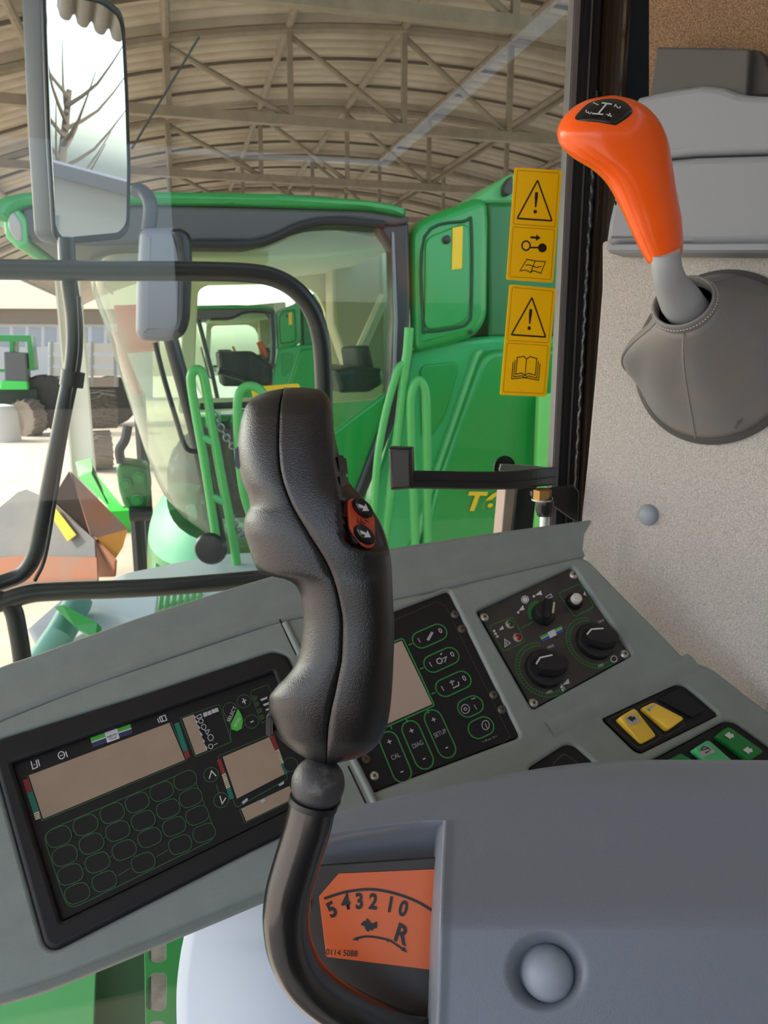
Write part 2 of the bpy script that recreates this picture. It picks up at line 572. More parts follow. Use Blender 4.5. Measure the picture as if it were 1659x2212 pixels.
# grey vinyl shelf trim above, with seam, dark box and brown felt
VP = Plane(FW.o + FW.n * -0.03, FW.n)
up_wall = plate('wall_upper', VP, [(1400, -500), (1400, 300), (2700, 300), (2700, -700)], [], 0.0, 0.02, 0.003, M_carpet2, None)
tag(up_wall, kind='structure')
tr = thing('wall_pocket', VP.hit(1480, 540), 'grey vinyl padded wall panel with a cross seam behind the orange knob', 'wall panel')
plate('lower_pad', VP, [(1306, 525), (1312, 480), (1330, 400), (1350, 352), (1500, 338), (2700, 300), (2700, 520), (1500, 528)], [], 0.050, 0.05, 0.008, M_vinyl, tr, 0.004)
plate('upper_pad', VP, [(1350, 348), (1370, 220), (1376, 208), (1410, 200), (1470, 188), (1520, 181), (1565, 186), (1600, 200), (1640, 204), (2700, 205), (2700, 296), (1500, 334)], [], 0.048, 0.05, 0.008, M_vinyl, tr, 0.006)
plate('bottom_lip', VP, [(1306, 524), (2700, 515), (2700, 548), (1308, 545)], [], 0.066, 0.06, 0.008, M_vinyl, tr, 0.003)
bx = thing('storage_box', VP.hit(1500, 190), 'dark grey box with sloped end on top of the grey vinyl panel', 'box')
plate('box_front', VP, [(1402, 210), (1418, 100), (1620, 104), (1612, 210)], [], 0.040, 0.04, 0.003, M_dvinyl, bx, 0.003)
plate('box_end', VP, [(1614, 210), (1622, 104), (1646, 110), (1690, 210)], [], 0.028, 0.03, 0.003, mat('dark vinyl end', (58, 56, 56), 0.6), bx, 0.003)
cap = lathe('wall_plug', [(0.0125, 0.0), (0.0122, 0.003), (0.0105, 0.006), (0.007, 0.0085), (0.003, 0.0096)], FW.hit(1401, 1112), FW.n, M_slate2, None, 24)
tag(cap, 'small round grey plastic plug in the felt wall above the console', 'plug')

# ------------------------------------------------------------------ gear lever with boot
gl = thing('gear_lever', FW.hit(1545, 800), 'gear lever with orange knob, bent grey stem and grey boot', 'gear lever')
# knob body
kxl = [(206, 1318), (209, 1296), (216, 1268), (235, 1234), (262, 1211), (287, 1203), (306, 1206), (325, 1219), (345, 1243), (365, 1277), (395, 1309), (450, 1340), (515, 1370), (555, 1391), (570, 1401), (578, 1415)]
kxr = [(206, 1330), (209, 1346), (216, 1371), (235, 1402), (270, 1430), (310, 1445), (370, 1455), (430, 1465), (480, 1474), (530, 1476), (553, 1471), (570, 1445), (578, 1425)]
def loft_rows(xl, xr, dfun, bfun, y0, y1, n, seg, p=2.4, easy=True):
    rows = []
    for i in range(n + 1):
        t = i / n
        y = y0 + (y1 - y0) * ((1 - math.cos(math.pi * t)) / 2 if easy else t)
        a0, a1 = interp(xl, y), interp(xr, y)
        xc, a = (a0 + a1) / 2, max((a1 - a0) / 2, 0.4)
        row = []
        for j in range(seg):
            w = 2 * math.pi * j / seg
            c, s = math.cos(w), math.sin(w)
            x = xc + a * math.copysign(abs(c) ** (2 / p), c)
            d = dfun(y) - bfun(y) * math.copysign(abs(s) ** (2 / p), s)
            row.append(P(x, y, d))
        rows.append(row)
    for k in (0, -1):        # close both ends
        c = sum(rows[k], Vector((0, 0, 0))) / seg
        if k == 0: rows.insert(0, [c] * seg)
        else: rows.append([c] * seg)
    return rows
def kd(y): return 0.655 + (y - 206) * 0.00009
def kb(y):
    return interp([(204, 0.004), (209, 0.010), (220, 0.017), (245, 0.024), (290, 0.029), (360, 0.028), (450, 0.023), (530, 0.019), (560, 0.017), (572, 0.012), (579, 0.005)], y)
grid('knob', loft_rows(kxl, kxr, kd, kb, 206, 578, 60, 56, 2.3), M_orange, gl, closed_u=True)
def kdep(x, y):
    a0, a1 = interp(kxl, y), interp(kxr, y); t = min(0.999, abs((x - (a0 + a1) / 2) / ((a1 - a0) / 2)))
    return kd(y) - kb(y) * (1 - t ** 2.3) ** (1 / 2.3)
# shift pattern plate follows the knob surface
pts = catmull([Vector((x, y, 0)) for x, y in [(1243, 258), (1258, 234), (1280, 219), (1318, 212.5), (1347, 218), (1366, 237), (1360, 251), (1335, 268), (1326, 270), (1290, 264)]], 5, True)
cen = Vector((1304, 243, 0))
vs = [P(cen.x, cen.y, kdep(cen.x, cen.y) - 0.0012)]; fs = []
K = 6
for k in range(1, K + 1):
    for p in pts:
        q = cen + (p - cen) * (k / K); vs.append(P(q.x, q.y, kdep(q.x, q.y) - (0.0012 if k < K else 0.0)))
n = len(pts)
for j in range(n): fs.append((0, 1 + j, 1 + (j + 1) % n))
for k in range(K - 1):
    for j in range(n): fs.append((1 + k * n + j, 1 + k * n + (j + 1) % n, 1 + (k + 1) * n + (j + 1) % n, 1 + (k + 1) * n + j))
pp = mobj('pattern_plate', vs, fs, M_gloss, gl, True)
tag(pp, 'black plate with a white shift pattern and the digits 1 to 4')
def kpt(x, y, e=0.0022): return P(x, y, kdep(x, y) - e)
HPL = plane3(kpt(1262, 252), kpt(1350, 240), kpt(1310, 222)); HPL.o = kpt(1302, 243, 0.0030)
strokes('shift_pattern', HPL, [([(1279, 245), (1303, 247)], False), ([(1300, 222), (1322, 225)], False), ([(1292, 246), (1311, 223)], False)], 0.0013, 0, M_white, pp)
for s, x, y in (('1', 1286, 224), ('2', 1333, 230), ('3', 1270, 242), ('4', 1316, 248)):
    text('digit', s, HPL, x, y, -8, 12, 0.0052, M_white, pp, 0.0002)
# dark scuff on the knob flank
vs = [kpt(x, y, 0.0006) for x, y in ((1326, 434), (1330, 433), (1333, 438), (1331, 445), (1328, 442))]
mobj('scuff', vs, [(0, 1, 2, 3, 4)], M_inkblk, gl)
# stem
tube('stem', [P(1437, 545, 0.672), P(1440, 580, 0.680), P(1450, 615, 0.695), P(1470, 650, 0.715), P(1500, 690, 0.74)], [0.0125, 0.013, 0.0145, 0.0185, 0.019], M_lever, gl, 20, 5)
# boot: base disc, gathered gaiter, collar
bc = FW.hit(1545, 775)
base_r = 0.0885
rows = []
col_c = P(1480, 662, 0.725); col_n = (P(1452, 600, 0.690) - P(1490, 690, 0.74)).normalized()
colpl = Plane(col_c, col_n, Vector((1, 0, 0)))
basepl = Plane(bc, FW.n, Vector((1, 0, 0)))
def boot_pt(w, t):
    pb = basepl.at(math.cos(w) * base_r, math.sin(w) * base_r, 0.002)
    # pointed gore at the left
    dl = abs((w - math.radians(190) + math.pi) % (2 * math.pi) - math.pi)
    pc = colpl.at(math.cos(w) * 0.0275, math.sin(w) * 0.0275, 0)
    m = pb.lerp(pc, t)
    bulge = math.sin(math.pi * t) * (0.012 + 0.010 * max(0, math.sin(w * 2 + 0.6)))
    out = (pb - bc).normalized()
    m = m + FW.n * bulge + out * math.sin(math.pi * min(1, t * 1.15)) * (0.022 * math.exp(-(dl / 0.22) ** 2) - 0.004)
    d2 = abs((w - math.radians(152) + math.pi) % (2 * math.pi) - math.pi); d3 = abs((w - math.radians(62) + math.pi) % (2 * math.pi) - math.pi)
    m = m - (FW.n * 0.016 + out * 0.010) * math.sin(math.pi * t) * math.exp(-(d2 / 0.33) ** 2) - (FW.n * 0.010 + out * 0.006) * math.sin(math.pi * t) * math.exp(-(d3 / 0.25) ** 2)
    m = m + FW.n * 0.0025 * math.sin(5 * w + 4 * t) * math.sin(math.pi * t)
    return m
for i in range(15):
    t = i / 14
    rows.append([boot_pt(2 * math.pi * j / 72, t) for j in range(72)])
boot = grid('boot', rows, M_boot, gl, closed_u=True, thick=0.002)
tag(boot, 'grey vinyl lever boot with stitched collar')
lathe('boot_ring', [(base_r + 0.004, -0.001), (base_r + 0.004, 0.004), (base_r - 0.001, 0.007), (base_r - 0.006, 0.005)], bc, FW.n, mat('boot ring dark', (72, 70, 70), 0.6), gl, 64)
for a, b in ((0.0285, 0.0),):
    rows = [[colpl.at(math.cos(2 * math.pi * j / 48) * r, math.sin(2 * math.pi * j / 48) * r, h) for j in range(48)] for r, h in ((0.0290, -0.010), (0.0292, 0.002), (0.0285, 0.0085), (0.0272, 0.010), (0.0255, 0.0085), (0.0250, -0.004))]
    grid('collar', rows, M_boot, boot, closed_u=True)
def seam(w, name='seam', r=0.0012, m=M_boot, t0=0.02, t1=0.98):
    tube(name, [boot_pt(w, t0 + (t1 - t0) * k / 14) + FW.n * 0.0012 for k in range(15)], r, m, boot, 6)
for w in (-1.75, -0.35, 3.35, 1.3): seam(w)
vs, fs = [], []
def stitch(p, q, r):
    t = (q - p).normalized(); n = (EYE - p).normalized(); s = t.cross(n).normalized() * r; b = len(vs)
    vs.extend([p - s + n * 0.0008, p + s + n * 0.0008, q + s + n * 0.0008, q - s + n * 0.0008]); fs.append((b, b + 1, b + 2, b + 3))
for w in (-1.79, -1.71):
    for k in range(44):
        t = 0.04 + 0.92 * k / 44; stitch(boot_pt(w, t) + FW.n * 0.001, boot_pt(w, t + 0.012) + FW.n * 0.001, 0.0004)
for h in (-0.007, 0.005):
    for k in range(64):
        a = 2 * math.pi * k / 64; b = a + 0.055
        stitch(colpl.at(math.cos(a) * 0.0298, math.sin(a) * 0.0298, h), colpl.at(math.cos(b) * 0.0298, math.sin(b) * 0.0298, h), 0.00045)
o = mobj('stitches', vs, fs, M_stitch, boot); o['kind'] = 'stuff'
# torn edge of the boot at the lower right
tear = FW.up(0.010)
patches('tear', tear, [[(1597, 925), (1603, 915), (1607, 905), (1613, 902), (1612, 895), (1622, 888), (1630, 884), (1626, 892), (1618, 903), (1611, 915), (1602, 928)]], 0.014, M_inkblk, boot)

# ------------------------------------------------------------------ warning stickers on the pane
ST = GL.up(0.0012)
def sticker(label, q, cells):
    t = thing('warning_sticker', ST.hit(*q[3]), label, 'sticker')
    plate('label_sheet', GL, q, [], 0.0012, 0.0010, 0.0002, M_sticky, t, 0.003)
    return t
def quadmap(q):
    A, B, C, D = [Vector(p) for p in q]
    return lambda s, v: tuple((A * (1 - s) + B * s) * (1 - v) + (D * (1 - s) + C * s) * v)
def warn_marks(t, q, v0, v1):
    f = quadmap(q); g = lambda s, v: f(s, v0 + (v1 - v0) * v)
    strokes('frame_line', ST, [([g(.06, .05), g(.94, .05), g(.94, .97), g(.06, .97)], True, 0.002)], 0.0006, 0.0002, mat('print amber', (150, 100, 10), 0.5), t)
    strokes('triangle', ST, [([g(.5, .2), g(.87, .87), g(.13, .87)], True, 0.0015)], 0.0022, 0.0003, M_inkblk, t)
    e = [g(.47, .40), g(.53, .40), g(.535, .48), g(.515, .66), g(.485, .66), g(.465, .48)]
    d = [(g(.5, .735)[0] + 4 * math.cos(k * .785), g(.5, .735)[1] + 4.4 * math.sin(k * .785)) for k in range(8)]
    patches('exclamation_mark', ST, [e, d], 0.0003, M_inkblk, t)
q1 = [(1112, 361), (1214, 368), (1195, 611), (1094, 604)]
s1 = sticker('yellow warning sticker with triangle, key and manual pictograms, the upper one on the window', q1, 2)
warn_marks(s1, q1, 0.0, 0.52)
f = quadmap(q1); g = lambda s, v: f(s, 0.52 + 0.48 * v)
strokes('frame_line', ST, [([g(.06, .02), g(.94, .02), g(.94, .94), g(.06, .94)], True, 0.002)], 0.0006, 0.0002, MATS['print amber'], s1)
strokes('book_outline', ST, [([g(.27, .82), g(.40, .60), g(.58, .62), g(.80, .62), g(.72, .84), g(.55, .80), g(.50, .84), g(.40, .80)], True), ([g(.58, .62), g(.50, .84)], False), ([g(.38, .71), g(.47, .70), g(.62, .74), g(.72, .71)], False)], 0.0012, 0.0003, M_inkblk, s1)
ell = lambda c, a, b, n=14: [(c[0] + a * math.cos(2 * math.pi * k / n), c[1] + b * math.sin(2 * math.pi * k / n)) for k in range(n)]
strokes('key_ring', ST, [(ell(g(.36, .35), 9, 10), True), (ell(g(.71, .37), 8, 8), True), ([g(.44, .38), g(.63, .37)], False)], 0.0021, 0.0003, M_inkblk, s1)
patches('key_arrow', ST, [[g(.44, .17), g(.56, .17), g(.56, .13), g(.66, .19), g(.56, .25), g(.56, .21), g(.44, .21)], ell(g(.71, .37), 7, 8, 10)], 0.0003, M_inkblk, s1)
q2 = [(1101, 614), (1201, 623), (1180, 857), (1080, 853)]
s2 = sticker('yellow warning sticker with triangle and open book pictograms, the lower one on the window', q2, 2)
warn_marks(s2, q2, 0.0, 0.52)
f = quadmap(q2); g = lambda s, v: f(s, 0.52 + 0.48 * v)
strokes('frame_line', ST, [([g(.06, .02), g(.94, .02), g(.94, .94), g(.06, .94)], True, 0.002)], 0.0006, 0.0002, MATS['print amber'], s2)
strokes('book_outline', ST, [([g(.30, .28), g(.44, .25), g(.50, .30), g(.57, .25), g(.72, .28), g(.72, .60), g(.57, .57), g(.50, .62), g(.43, .57), g(.30, .60)], True), ([g(.50, .30), g(.50, .62)], False),
        ([g(.26, .33), g(.26, .65), g(.44, .62), g(.50, .66), g(.58, .62), g(.76, .65), g(.76, .33)], False), ([g(.22, .37), g(.22, .69), g(.45, .66), g(.55, .66), g(.80, .69), g(.80, .37)], False)], 0.0013, 0.0003, M_inkblk, s2)

# ------------------------------------------------------------------ window latch and gas strut
lt = thing('window_latch', on_glass(1190, 1050), 'black window latch with a curved arm and upright grip block', 'latch')
LP = Plane(P(1000, 1035, 0.97), -WW, UU)
vs = []
rows = []
armpx = [(862, 1036, 0.9), (900, 1036, 0.905), (960, 1037, 0.915), (1020, 1038, 0.925), (1080, 1038, 0.935), (1120, 1036, 0.945), (1160, 1032, 0.96), (1200, 1028, 0.985)]
ap = catmull([Vector(p) for p in armpx], 4)
for p in ap:
    tp = P(p.x, p.y - 20, p.z); bt = P(p.x, p.y + 20, p.z); fw = ray(p.x, p.y).normalized() * 0.012
    md = (tp - bt).normalized() * 0.002
    rows.append([tp - md, tp - md * 0.2 + fw * 0.15, tp + fw, bt + fw, bt + md * 0.2 + fw * 0.15, bt + md])
grid('latch_arm', rows, M_black, lt, closed_u=True, smooth=False)
tube('latch_ridge', [P(p.x, p.y + 2, p.z - 0.0008) for p in ap], 0.0008, M_black, lt, 6)
HB = Plane(P(865, 1012, 0.885), (-WW * 0.9 - UU * 0.45).normalized(), UU)
plate('grip_block', HB, [(838, 967), (889, 969), (891, 1057), (842, 1060)], [], 0.0, 0.022, 0.004, M_black, lt, 0.003)
plate('arm_plate', GL, [(1078, 1016), (1082, 1002), (1150, 1006), (1195, 1012), (1195, 1024), (1080, 1018)], [], -0.008, 0.008, 0.001, M_chrome, lt, 0.001)
lathe('pivot_washer', [(0.016, 0.0), (0.016, 0.003), (0.010, 0.006), (0.010, 0.010)], GL.hit(1098, 1012) + WW * 0.012, WW, M_black, lt, 24)
st = thing('gas_strut', P(1175, 1130, 1.0), 'short black gas strut ball joint with brass nut on its bracket at the window corner', 'gas strut')
BR = Plane(P(1215, 1080, 0.975), -WW, UU)
plate('bracket', BR, [(1150, 1062), (1186, 1056), (1240, 1048), (1252, 1062), (1250, 1128), (1235, 1122), (1192, 1090), (1150, 1074)], [], 0.0, 0.008, 0.002, M_black, st, 0.002)
lathe('brass_nut', [(0.0115, -0.006), (0.0115, 0.006), (0.008, 0.0075)], P(1172, 1068, 0.962), ZZ, M_brass, st, 6, ang=20)
lathe('washer', [(0.014, -0.001), (0.014, 0.001)], P(1172, 1079, 0.965), ZZ, M_chrome, st, 20)
lathe('ball_socket', [(0.0095, 0.012), (0.0115, 0.006), (0.0115, -0.006), (0.009, -0.013), (0.005, -0.016)], P(1177, 1092, 0.965), ZZ, M_gloss, st, 20)
tube('strut_rod', [P(1177, 1106, 0.966), P(1172, 1240, 0.96)], 0.0065, M_chrome, st, 14)
dp = thing('door_post', P(1110, 1200, 1.12), 'tapered black support leg with a pale side below the latch arm', 'support')
DPL = Plane(P(1110, 1100, 1.10), (-WW).normalized(), UU)
plate('leg', DPL, [(1116, 1055), (1162, 1050), (1140, 1260), (1092, 1260)], [], 0.0, 0.03, 0.003, M_black, dp, 0.002)
plate('side_face', DPL, [(1092, 1055), (1116, 1055), (1092, 1260), (1074, 1260)], [], -0.002, 0.03, 0.002, mat('pale side', (196, 164, 158), 0.5), dp, 0.001)  # salmon lit side of the black leg, put in as colour

# ------------------------------------------------------------------ side console
DK = Plane(P(1195, 1375, 0.80), Vector((0.185, -0.678, 0.711)), Vector((0.86, 0.46, 0.22)))
def DKs(w_px):     # metres on the deck for about so many image pixels
    return w_px * 0.70 / FPX
cons = thing('side_console', DK.hit(600, 1900) - ZZ * 0.1, 'grey-green moulded side console carrying the displays and switches', 'console')
LCDQ = [(62, 1675), (366, 1561), (400, 1641), (93, 1769)]
BEZ = [(-24, 1604), (300, 1503), (592, 1406), (622, 1418), (646, 1480), (738, 1733), (705, 1758), (540, 1838), (118, 2053), (96, 2042), (14, 1745)]
KPQ = [(643, 1397), (970, 1274), (1126, 1591), (800, 1714)]
KNQ = [(1029, 1319), (1238, 1222), (1369, 1414), (1151, 1533)]
SWQ = [(1300, 1552), (1462, 1477), (1482, 1480), (1556, 1543), (1386, 1627), (1372, 1622)]
SWG = [(1392, 1650), (1568, 1556), (1592, 1560), (1740, 1668), (1600, 1760)]
SWB = [(1140, 1660), (1222, 1607), (1242, 1608), (1300, 1660), (1200, 1710)]
deck_out = [(-260, 1660), (-120, 1607), (0, 1556), (200, 1476), (400, 1409), (600, 1342), (850, 1294), (1050, 1249), (1262, 1200), (1300, 1238), (1380, 1320), (1432, 1372), (1478, 1420), (1500, 1430), (1535, 1440), (1600, 1491), (1659, 1536), (1800, 1630), (2100, 1840), (2000, 1990), (1000, 1850), (760, 1848), (590, 1920), (390, 2003), (120, 2112), (0, 2150), (-120, 2180), (-260, 2150)]
plate('deck', DK, deck_out, [BEZ, KPQ, KNQ, SWQ, SWG, SWB], 0.0, 0.026, 0.0035, M_deck, cons, 0.012, 0.005, 3)
plate('deck_floor', DK, [(-250, 1670), (600, 1360), (1250, 1215), (1480, 1440), (1800, 1650), (2080, 1850), (1990, 1970), (760, 1838), (-250, 2140)], [], -0.016, 0.006, 0.001, M_bezel, cons)
# lip along the window side
ltop = [(-160, 1510), (0, 1447), (78, 1420), (300, 1340), (560, 1258), (700, 1221), (846, 1189), (1060, 1156), (1281, 1126)]
lbot = [(-160, 1622), (0, 1556), (78, 1524), (300, 1442), (560, 1355), (700, 1322), (846, 1295), (1060, 1247), (1264, 1200)]
rows = []
tp = catmull([Vector((x, y, 0)) for x, y in ltop], 5); bp = catmull([Vector((x, y, 0)) for x, y in lbot], 5)
for a, b in zip(tp, bp):
    B0 = DK.hit(b.x, b.y); dB = (B0 - EYE).dot(F_)
    T0 = P(a.x, a.y, dB + 0.022)
    inn = B0 - DK.n * 0.012
    back = ray(a.x, a.y).normalized()
    wv = WW
    m1 = B0.lerp(T0, 0.12) + wv * 0.008; m2 = B0.lerp(T0, 0.55) + wv * 0.012; m3 = B0.lerp(T0, 0.9) + wv * 0.004
    rows.append([inn, B0, m1, m2, m3, T0 + wv * 0.003, T0 + wv * 0.010 + ZZ * -0.001, T0 + wv * 0.02 - ZZ * 0.008, T0 + wv * 0.022 - ZZ * 0.12])
lip = grid('lip', rows, M_deck, cons, False, True)
n = len(rows[0])
mobj('lip_end', rows[-1], [tuple(range(n))], M_deck, cons)
# rounded apron under the deck
rows = []
for p in catmull([Vector((x, y, 0)) for x, y in [(-240, 2160), (-120, 2178), (0, 2148), (120, 2110), (390, 2001), (590, 1918), (760, 1846)]], 6):
    b0 = DK.hit(p.x, p.y)
    rows.append([b0 - DK.n * 0.004 + DK.y * 0.004, b0 - DK.n * 0.008 - DK.y * 0.004, b0 - DK.n * 0.018 - DK.y * 0.006, b0 - DK.n * 0.034 - DK.y * 0.001, b0 - DK.n * 0.045 + DK.y * 0.03])
grid('apron', rows, M_deck, cons)
# step between main deck and switch deck
rows = []
for a in catmull([Vector((x, y, 0)) for x, y in [(1185, 1572), (1240, 1545), (1300, 1517), (1420, 1462), (1500, 1428)]], 6):
    b0 = DK.hit(a.x, a.y)
    rows.append([b0 + DK.y * 0.010 - DK.n * 0.001, b0 + DK.y * 0.004 + DK.n * 0.0014, b0 + DK.n * 0.0020, b0 - DK.y * 0.006 + DK.n * 0.0012, b0 - DK.y * 0.014 - DK.n * 0.001])
grid('deck_step', rows, M_deck, cons)
# seam between display housing and keypad housing
strokes('housing_joint', DK, [([(604, 1338), (622, 1378), (640, 1415)], False), ([(752, 1655), (790, 1735)], False)], 0.0016, 0.0003, M_inkblk, cons)
tube('housing_rib', [DK.hit(616, 1345) , DK.hit(640, 1395), DK.hit(700, 1520), DK.hit(775, 1665), DK.hit(812, 1740)], 0.0035, M_deck, cons, 10, 4)

def dirpl(px, py, dx, dy):
    c = DK.hit(px, py); d = DK.hit(px + dx, py + dy) - c
    return Plane(c, DK.n, d.normalized())
def pill2(a, b, r, n=10):
    """pill outline in image points between end centres a and b (2-D deck coords)"""
    A, B = Vector(DK.to2(*a)), Vector(DK.to2(*b)); t = (B - A).normalized(); nn = Vector((-t.y, t.x))
    out = []
    for k in range(n + 1):
        w = math.pi * k / n; out.append(tuple(B + (nn * math.cos(w) + t * math.sin(w)) * r))
    for k in range(n + 1):
        w = math.pi * k / n; out.append(tuple(A + (-nn * math.cos(w) - t * math.sin(w)) * r))
    return out
def outline2(name, pl, polys, width, h, m, parent, closed=True):
    vs, fs = [], []
    for pg in polys: ribbon_verts(pl, pg, width, h, closed, vs, fs)
    return mobj(name, vs, fs, m, parent)
def key(name, pg, h, m_face, m_line, lw, parent, thick=0.0006):
    o = poly2(name, DK, [pg], h + thick, thick, 0.0002, m_face, parent, 1)
    outline2('key_outline', DK, [pg], lw, h + thick + 0.00025, m_line, o)
    return o

# ---- information terminal
term = thing('information_terminal', DK.hit(330, 1760), 'large black information terminal with tan displays and rows of blank membrane keys', 'display')
INQ = [(26, 1648), (591, 1450), (690, 1716), (133, 1989)]
plate('bezel', DK, BEZ, [INQ], 0.003, 0.014, 0.0035, M_bezel, term, 0.008, 0.0015, 3)
plate('screen_foil', DK, INQ, [], -0.003, 0.003, 0.0003, M_screen, term, 0.001)
H0 = -0.003
plate('main_display', DK, LCDQ, [], H0 + 0.0006, 0.001, 0.0001, M_lcd, term)
L2 = [(394, 1552), (418, 1543), (447, 1621), (423, 1631)]
plate('small_display', DK, L2, [], H0 + 0.0006, 0.001, 0.0001, M_lcd, term)
L3 = [(481, 1635), (582, 1592), (615, 1672), (512, 1725)]
plate('square_display', DK, L3, [], H0 + 0.0006, 0.001, 0.0001, M_lcd, term)
L4 = [(521, 1747), (625, 1698), (640, 1722), (532, 1774)]
plate('strip_display', DK, L4, [], H0 + 0.0006, 0.001, 0.0001, M_lcd, term)
def grow(q, k):
    c = (sum(p[0] for p in q) / len(q), sum(p[1] for p in q) / len(q))
    return [(c[0] + (p[0] - c[0]) * k, c[1] + (p[1] - c[1]) * k) for p in q]
strokes('green_frames', DK, [
    (grow(LCDQ, 1.025), True, 0.001), ([(388, 1549), (474, 1519), (501, 1600), (422, 1634)], True, 0.002),
    (grow(L4, 1.06), True, 0.001), ([(470, 1632), (585, 1584), (623, 1680), (510, 1744)], True, 0.003),
    ([(90, 1798), (412, 1660), (470, 1808), (146, 1966)], True, 0.009),
    ([(540, 1492), (580, 1476), (600, 1530), (566, 1562)], True, 0.003),
    ([(467, 1692), (473, 1713)], False), ([(497, 1597), (500, 1545)], False)], 0.0006, H0 + 0.0004, M_dgreen, term)
keys = [[(126, 1806), (184, 1781), (242, 1755), (296, 1732), (349, 1708), (400, 1684)],
        [(139, 1847), (197, 1821), (254, 1794), (309, 1771), (363, 1746), (412, 1722)],
        [(151, 1888), (210, 1862), (268, 1835), (323, 1808), (376, 1784), (426, 1760)],
        [(166, 1929), (225, 1903), (309, 1862), (389, 1823), (441, 1798)]]
kl = []
for row in keys:
    for i, (x, y) in enumerate(row):
        k = row[i + 1] if i + 1 < len(row) else None
        s = 1.06 - 0.16 * (x / 441)
        q = [(x - 32.5 * s, y - 8 * s), (x + 19 * s, y - 29 * s), (x + 32.5 * s, y + 8 * s), (x - 19 * s, y + 29 * s)]
        key('membrane_key', round2([DK.to2(*p) for p in q], 0.0085, 6), H0, M_screen, M_dgreen, 0.0006, term)
        if k: kl.append(([(x + 28 * s, y - 12 * s), (k[0] - 28 * s, k[1] + 12 * s)], False))
for r in range(3):
    for (x, y), (x2, y2) in zip(keys[r], keys[r + 1]):
        if abs(x2 - x) < 20: kl.append(([(x + 6, y + 19), (x2 - 6, y2 - 19)], False))
strokes('key_links', DK, kl, 0.0005, H0 + 0.0004, M_dgreen, term)
def rkey(x, y, rad, parent=term, h=H0):
    c = DK.to2(x, y)
    pg = [(c[0] + rad * math.cos(2 * math.pi * k / 24), c[1] + rad * math.sin(2 * math.pi * k / 24)) for k in range(24)]
    return key('round_key', pg, h, M_screen, M_dgreen, 0.0006, parent)
for x, y in ((456, 1672), (478, 1727), (527, 1513), (544, 1557), (628, 1650)): rkey(x, y, 0.0062)
HT = H0 + 0.0012
strokes('arrow_marks', DK, [([(452, 1681), (457, 1664), (467, 1675)], False), ([(475, 1718), (480, 1735), (488, 1722)], False),
        ([(523, 1516), (532, 1510)], False), ([(525, 1507), (530, 1519)], False), ([(541, 1559), (548, 1556)], False)], 0.0009, HT, M_white, term)
key('select_key', pill2((497, 1530), (514, 1560), 0.0062), H0, M_screen, M_dgreen, 0.0006, term)
dr = []
for x, y in [(514, 1530), (521, 1541), (525, 1556), (522, 1572), (512, 1578), (500, 1574), (499, 1562), (507, 1546)]: dr.append((x, y))
patches('green_drop', DK, [dr], HT, M_lgreen, term)
text('select_lettering', 'SELECT', DK, 501, 1541, 12, -26, 0.0032, M_white, term, HT)
text('drop_lettering', 'PROG', DK, 513, 1559, 12, -22, 0.0024, M_white, term, HT + 0.0002)
def logo(quad, h, parent, blue, txt=True):
    f = quadmap(quad)
    patches('logo_green', DK, [[f(0, 0), f(.37, 0), f(.37, .42), f(0, .42)], [f(.66, 0), f(1, 0), f(1, .42), f(.66, .42)]], h, M_lgreen, parent)
    patches('logo_blue', DK, [[f(0, .52), f(.37, .52), f(.37, 1), f(0, 1)], [f(.66, .52), f(1, .52), f(1, 1), f(.66, 1)]], h, blue, parent)
    patches('logo_white', DK, [[f(.36, -.04), f(.67, -.04), f(.67, 1.04), f(.36, 1.04)], [f(0, .42), f(1, .42), f(1, .52), f(0, .52)]], h + 0.0001, M_white, parent)
    c = f(.515, .55); d = f(.515, .82); a, b = f(0, .5), f(1, .5)
    hh = (DK.hit(*f(0, 0)) - DK.hit(*f(0, 1))).length
    if txt:
        text('logo_lettering', 'DEUTZ', DK, *c, b[0] - a[0], b[1] - a[1], hh * 0.20, blue, parent, h + 0.0003, 1.0)
        text('logo_lettering', 'FAHR', DK, *d, b[0] - a[0], b[1] - a[1], hh * 0.20, blue, parent, h + 0.0003, 1.0)
logo([(194, 1592), (281, 1562), (286, 1582), (200, 1613)], H0 + 0.0005, term, M_navy)
def barset(spec, a0, a1, b0, b1, n, parent):
    """column of printed bars between edge lines a0-a1 and b0-b1; spec maps fraction to material"""
    grp = {}
    for k in range(n):
        t0, t1 = k / n, (k + 0.72) / n
        m = spec(k / n)
        L = lambda t, p, q: (p[0] + (q[0] - p[0]) * t, p[1] + (q[1] - p[1]) * t)
        grp.setdefault(m.name, (m, []))[1].append([L(t0, a0, a1), L(t0, b0, b1), L(t1, b0, b1), L(t1, a0, a1)])
    for nm, (m, pg) in grp.items(): patches('bar_scale', DK, pg, H0 + 0.0004, m, parent)
barset(lambda t: M_red if t < .28 else (M_teal if t < .78 else M_cream), (48, 1684), (76, 1771), (60, 1680), (88, 1766), 22, term)
barset(lambda t: M_teal if t < .78 else M_red, (376, 1562), (401, 1638), (386, 1558), (411, 1634), 20, term)
barset(lambda t: M_red if t < .36 else (M_cream if t < .72 else M_teal), (469, 1641), (497, 1727), (477, 1637), (506, 1722), 22, term)
barset(lambda t: M_red if t < .36 else (M_cream if t < .72 else M_teal), (584, 1590), (613, 1673), (592, 1586), (622, 1669), 22, term)
strokes('icons', DK, [([(66, 1643), (70, 1660), (80, 1656), (77, 1640)], False), ([(81, 1639), (85, 1654)], False), ([(72, 1651), (75, 1650)], False),
        (ell((132, 1630), 7, 8, 10), True), ([(141, 1622), (145, 1634)], False), ([(129, 1632), (135, 1629)], False),
        ([(344, 1548), (356, 1543), (360, 1554), (348, 1558)], True), ([(340, 1551), (344, 1560)], False), ([(348, 1545), (352, 1556)], False)], 0.0008, HT, M_white, term)
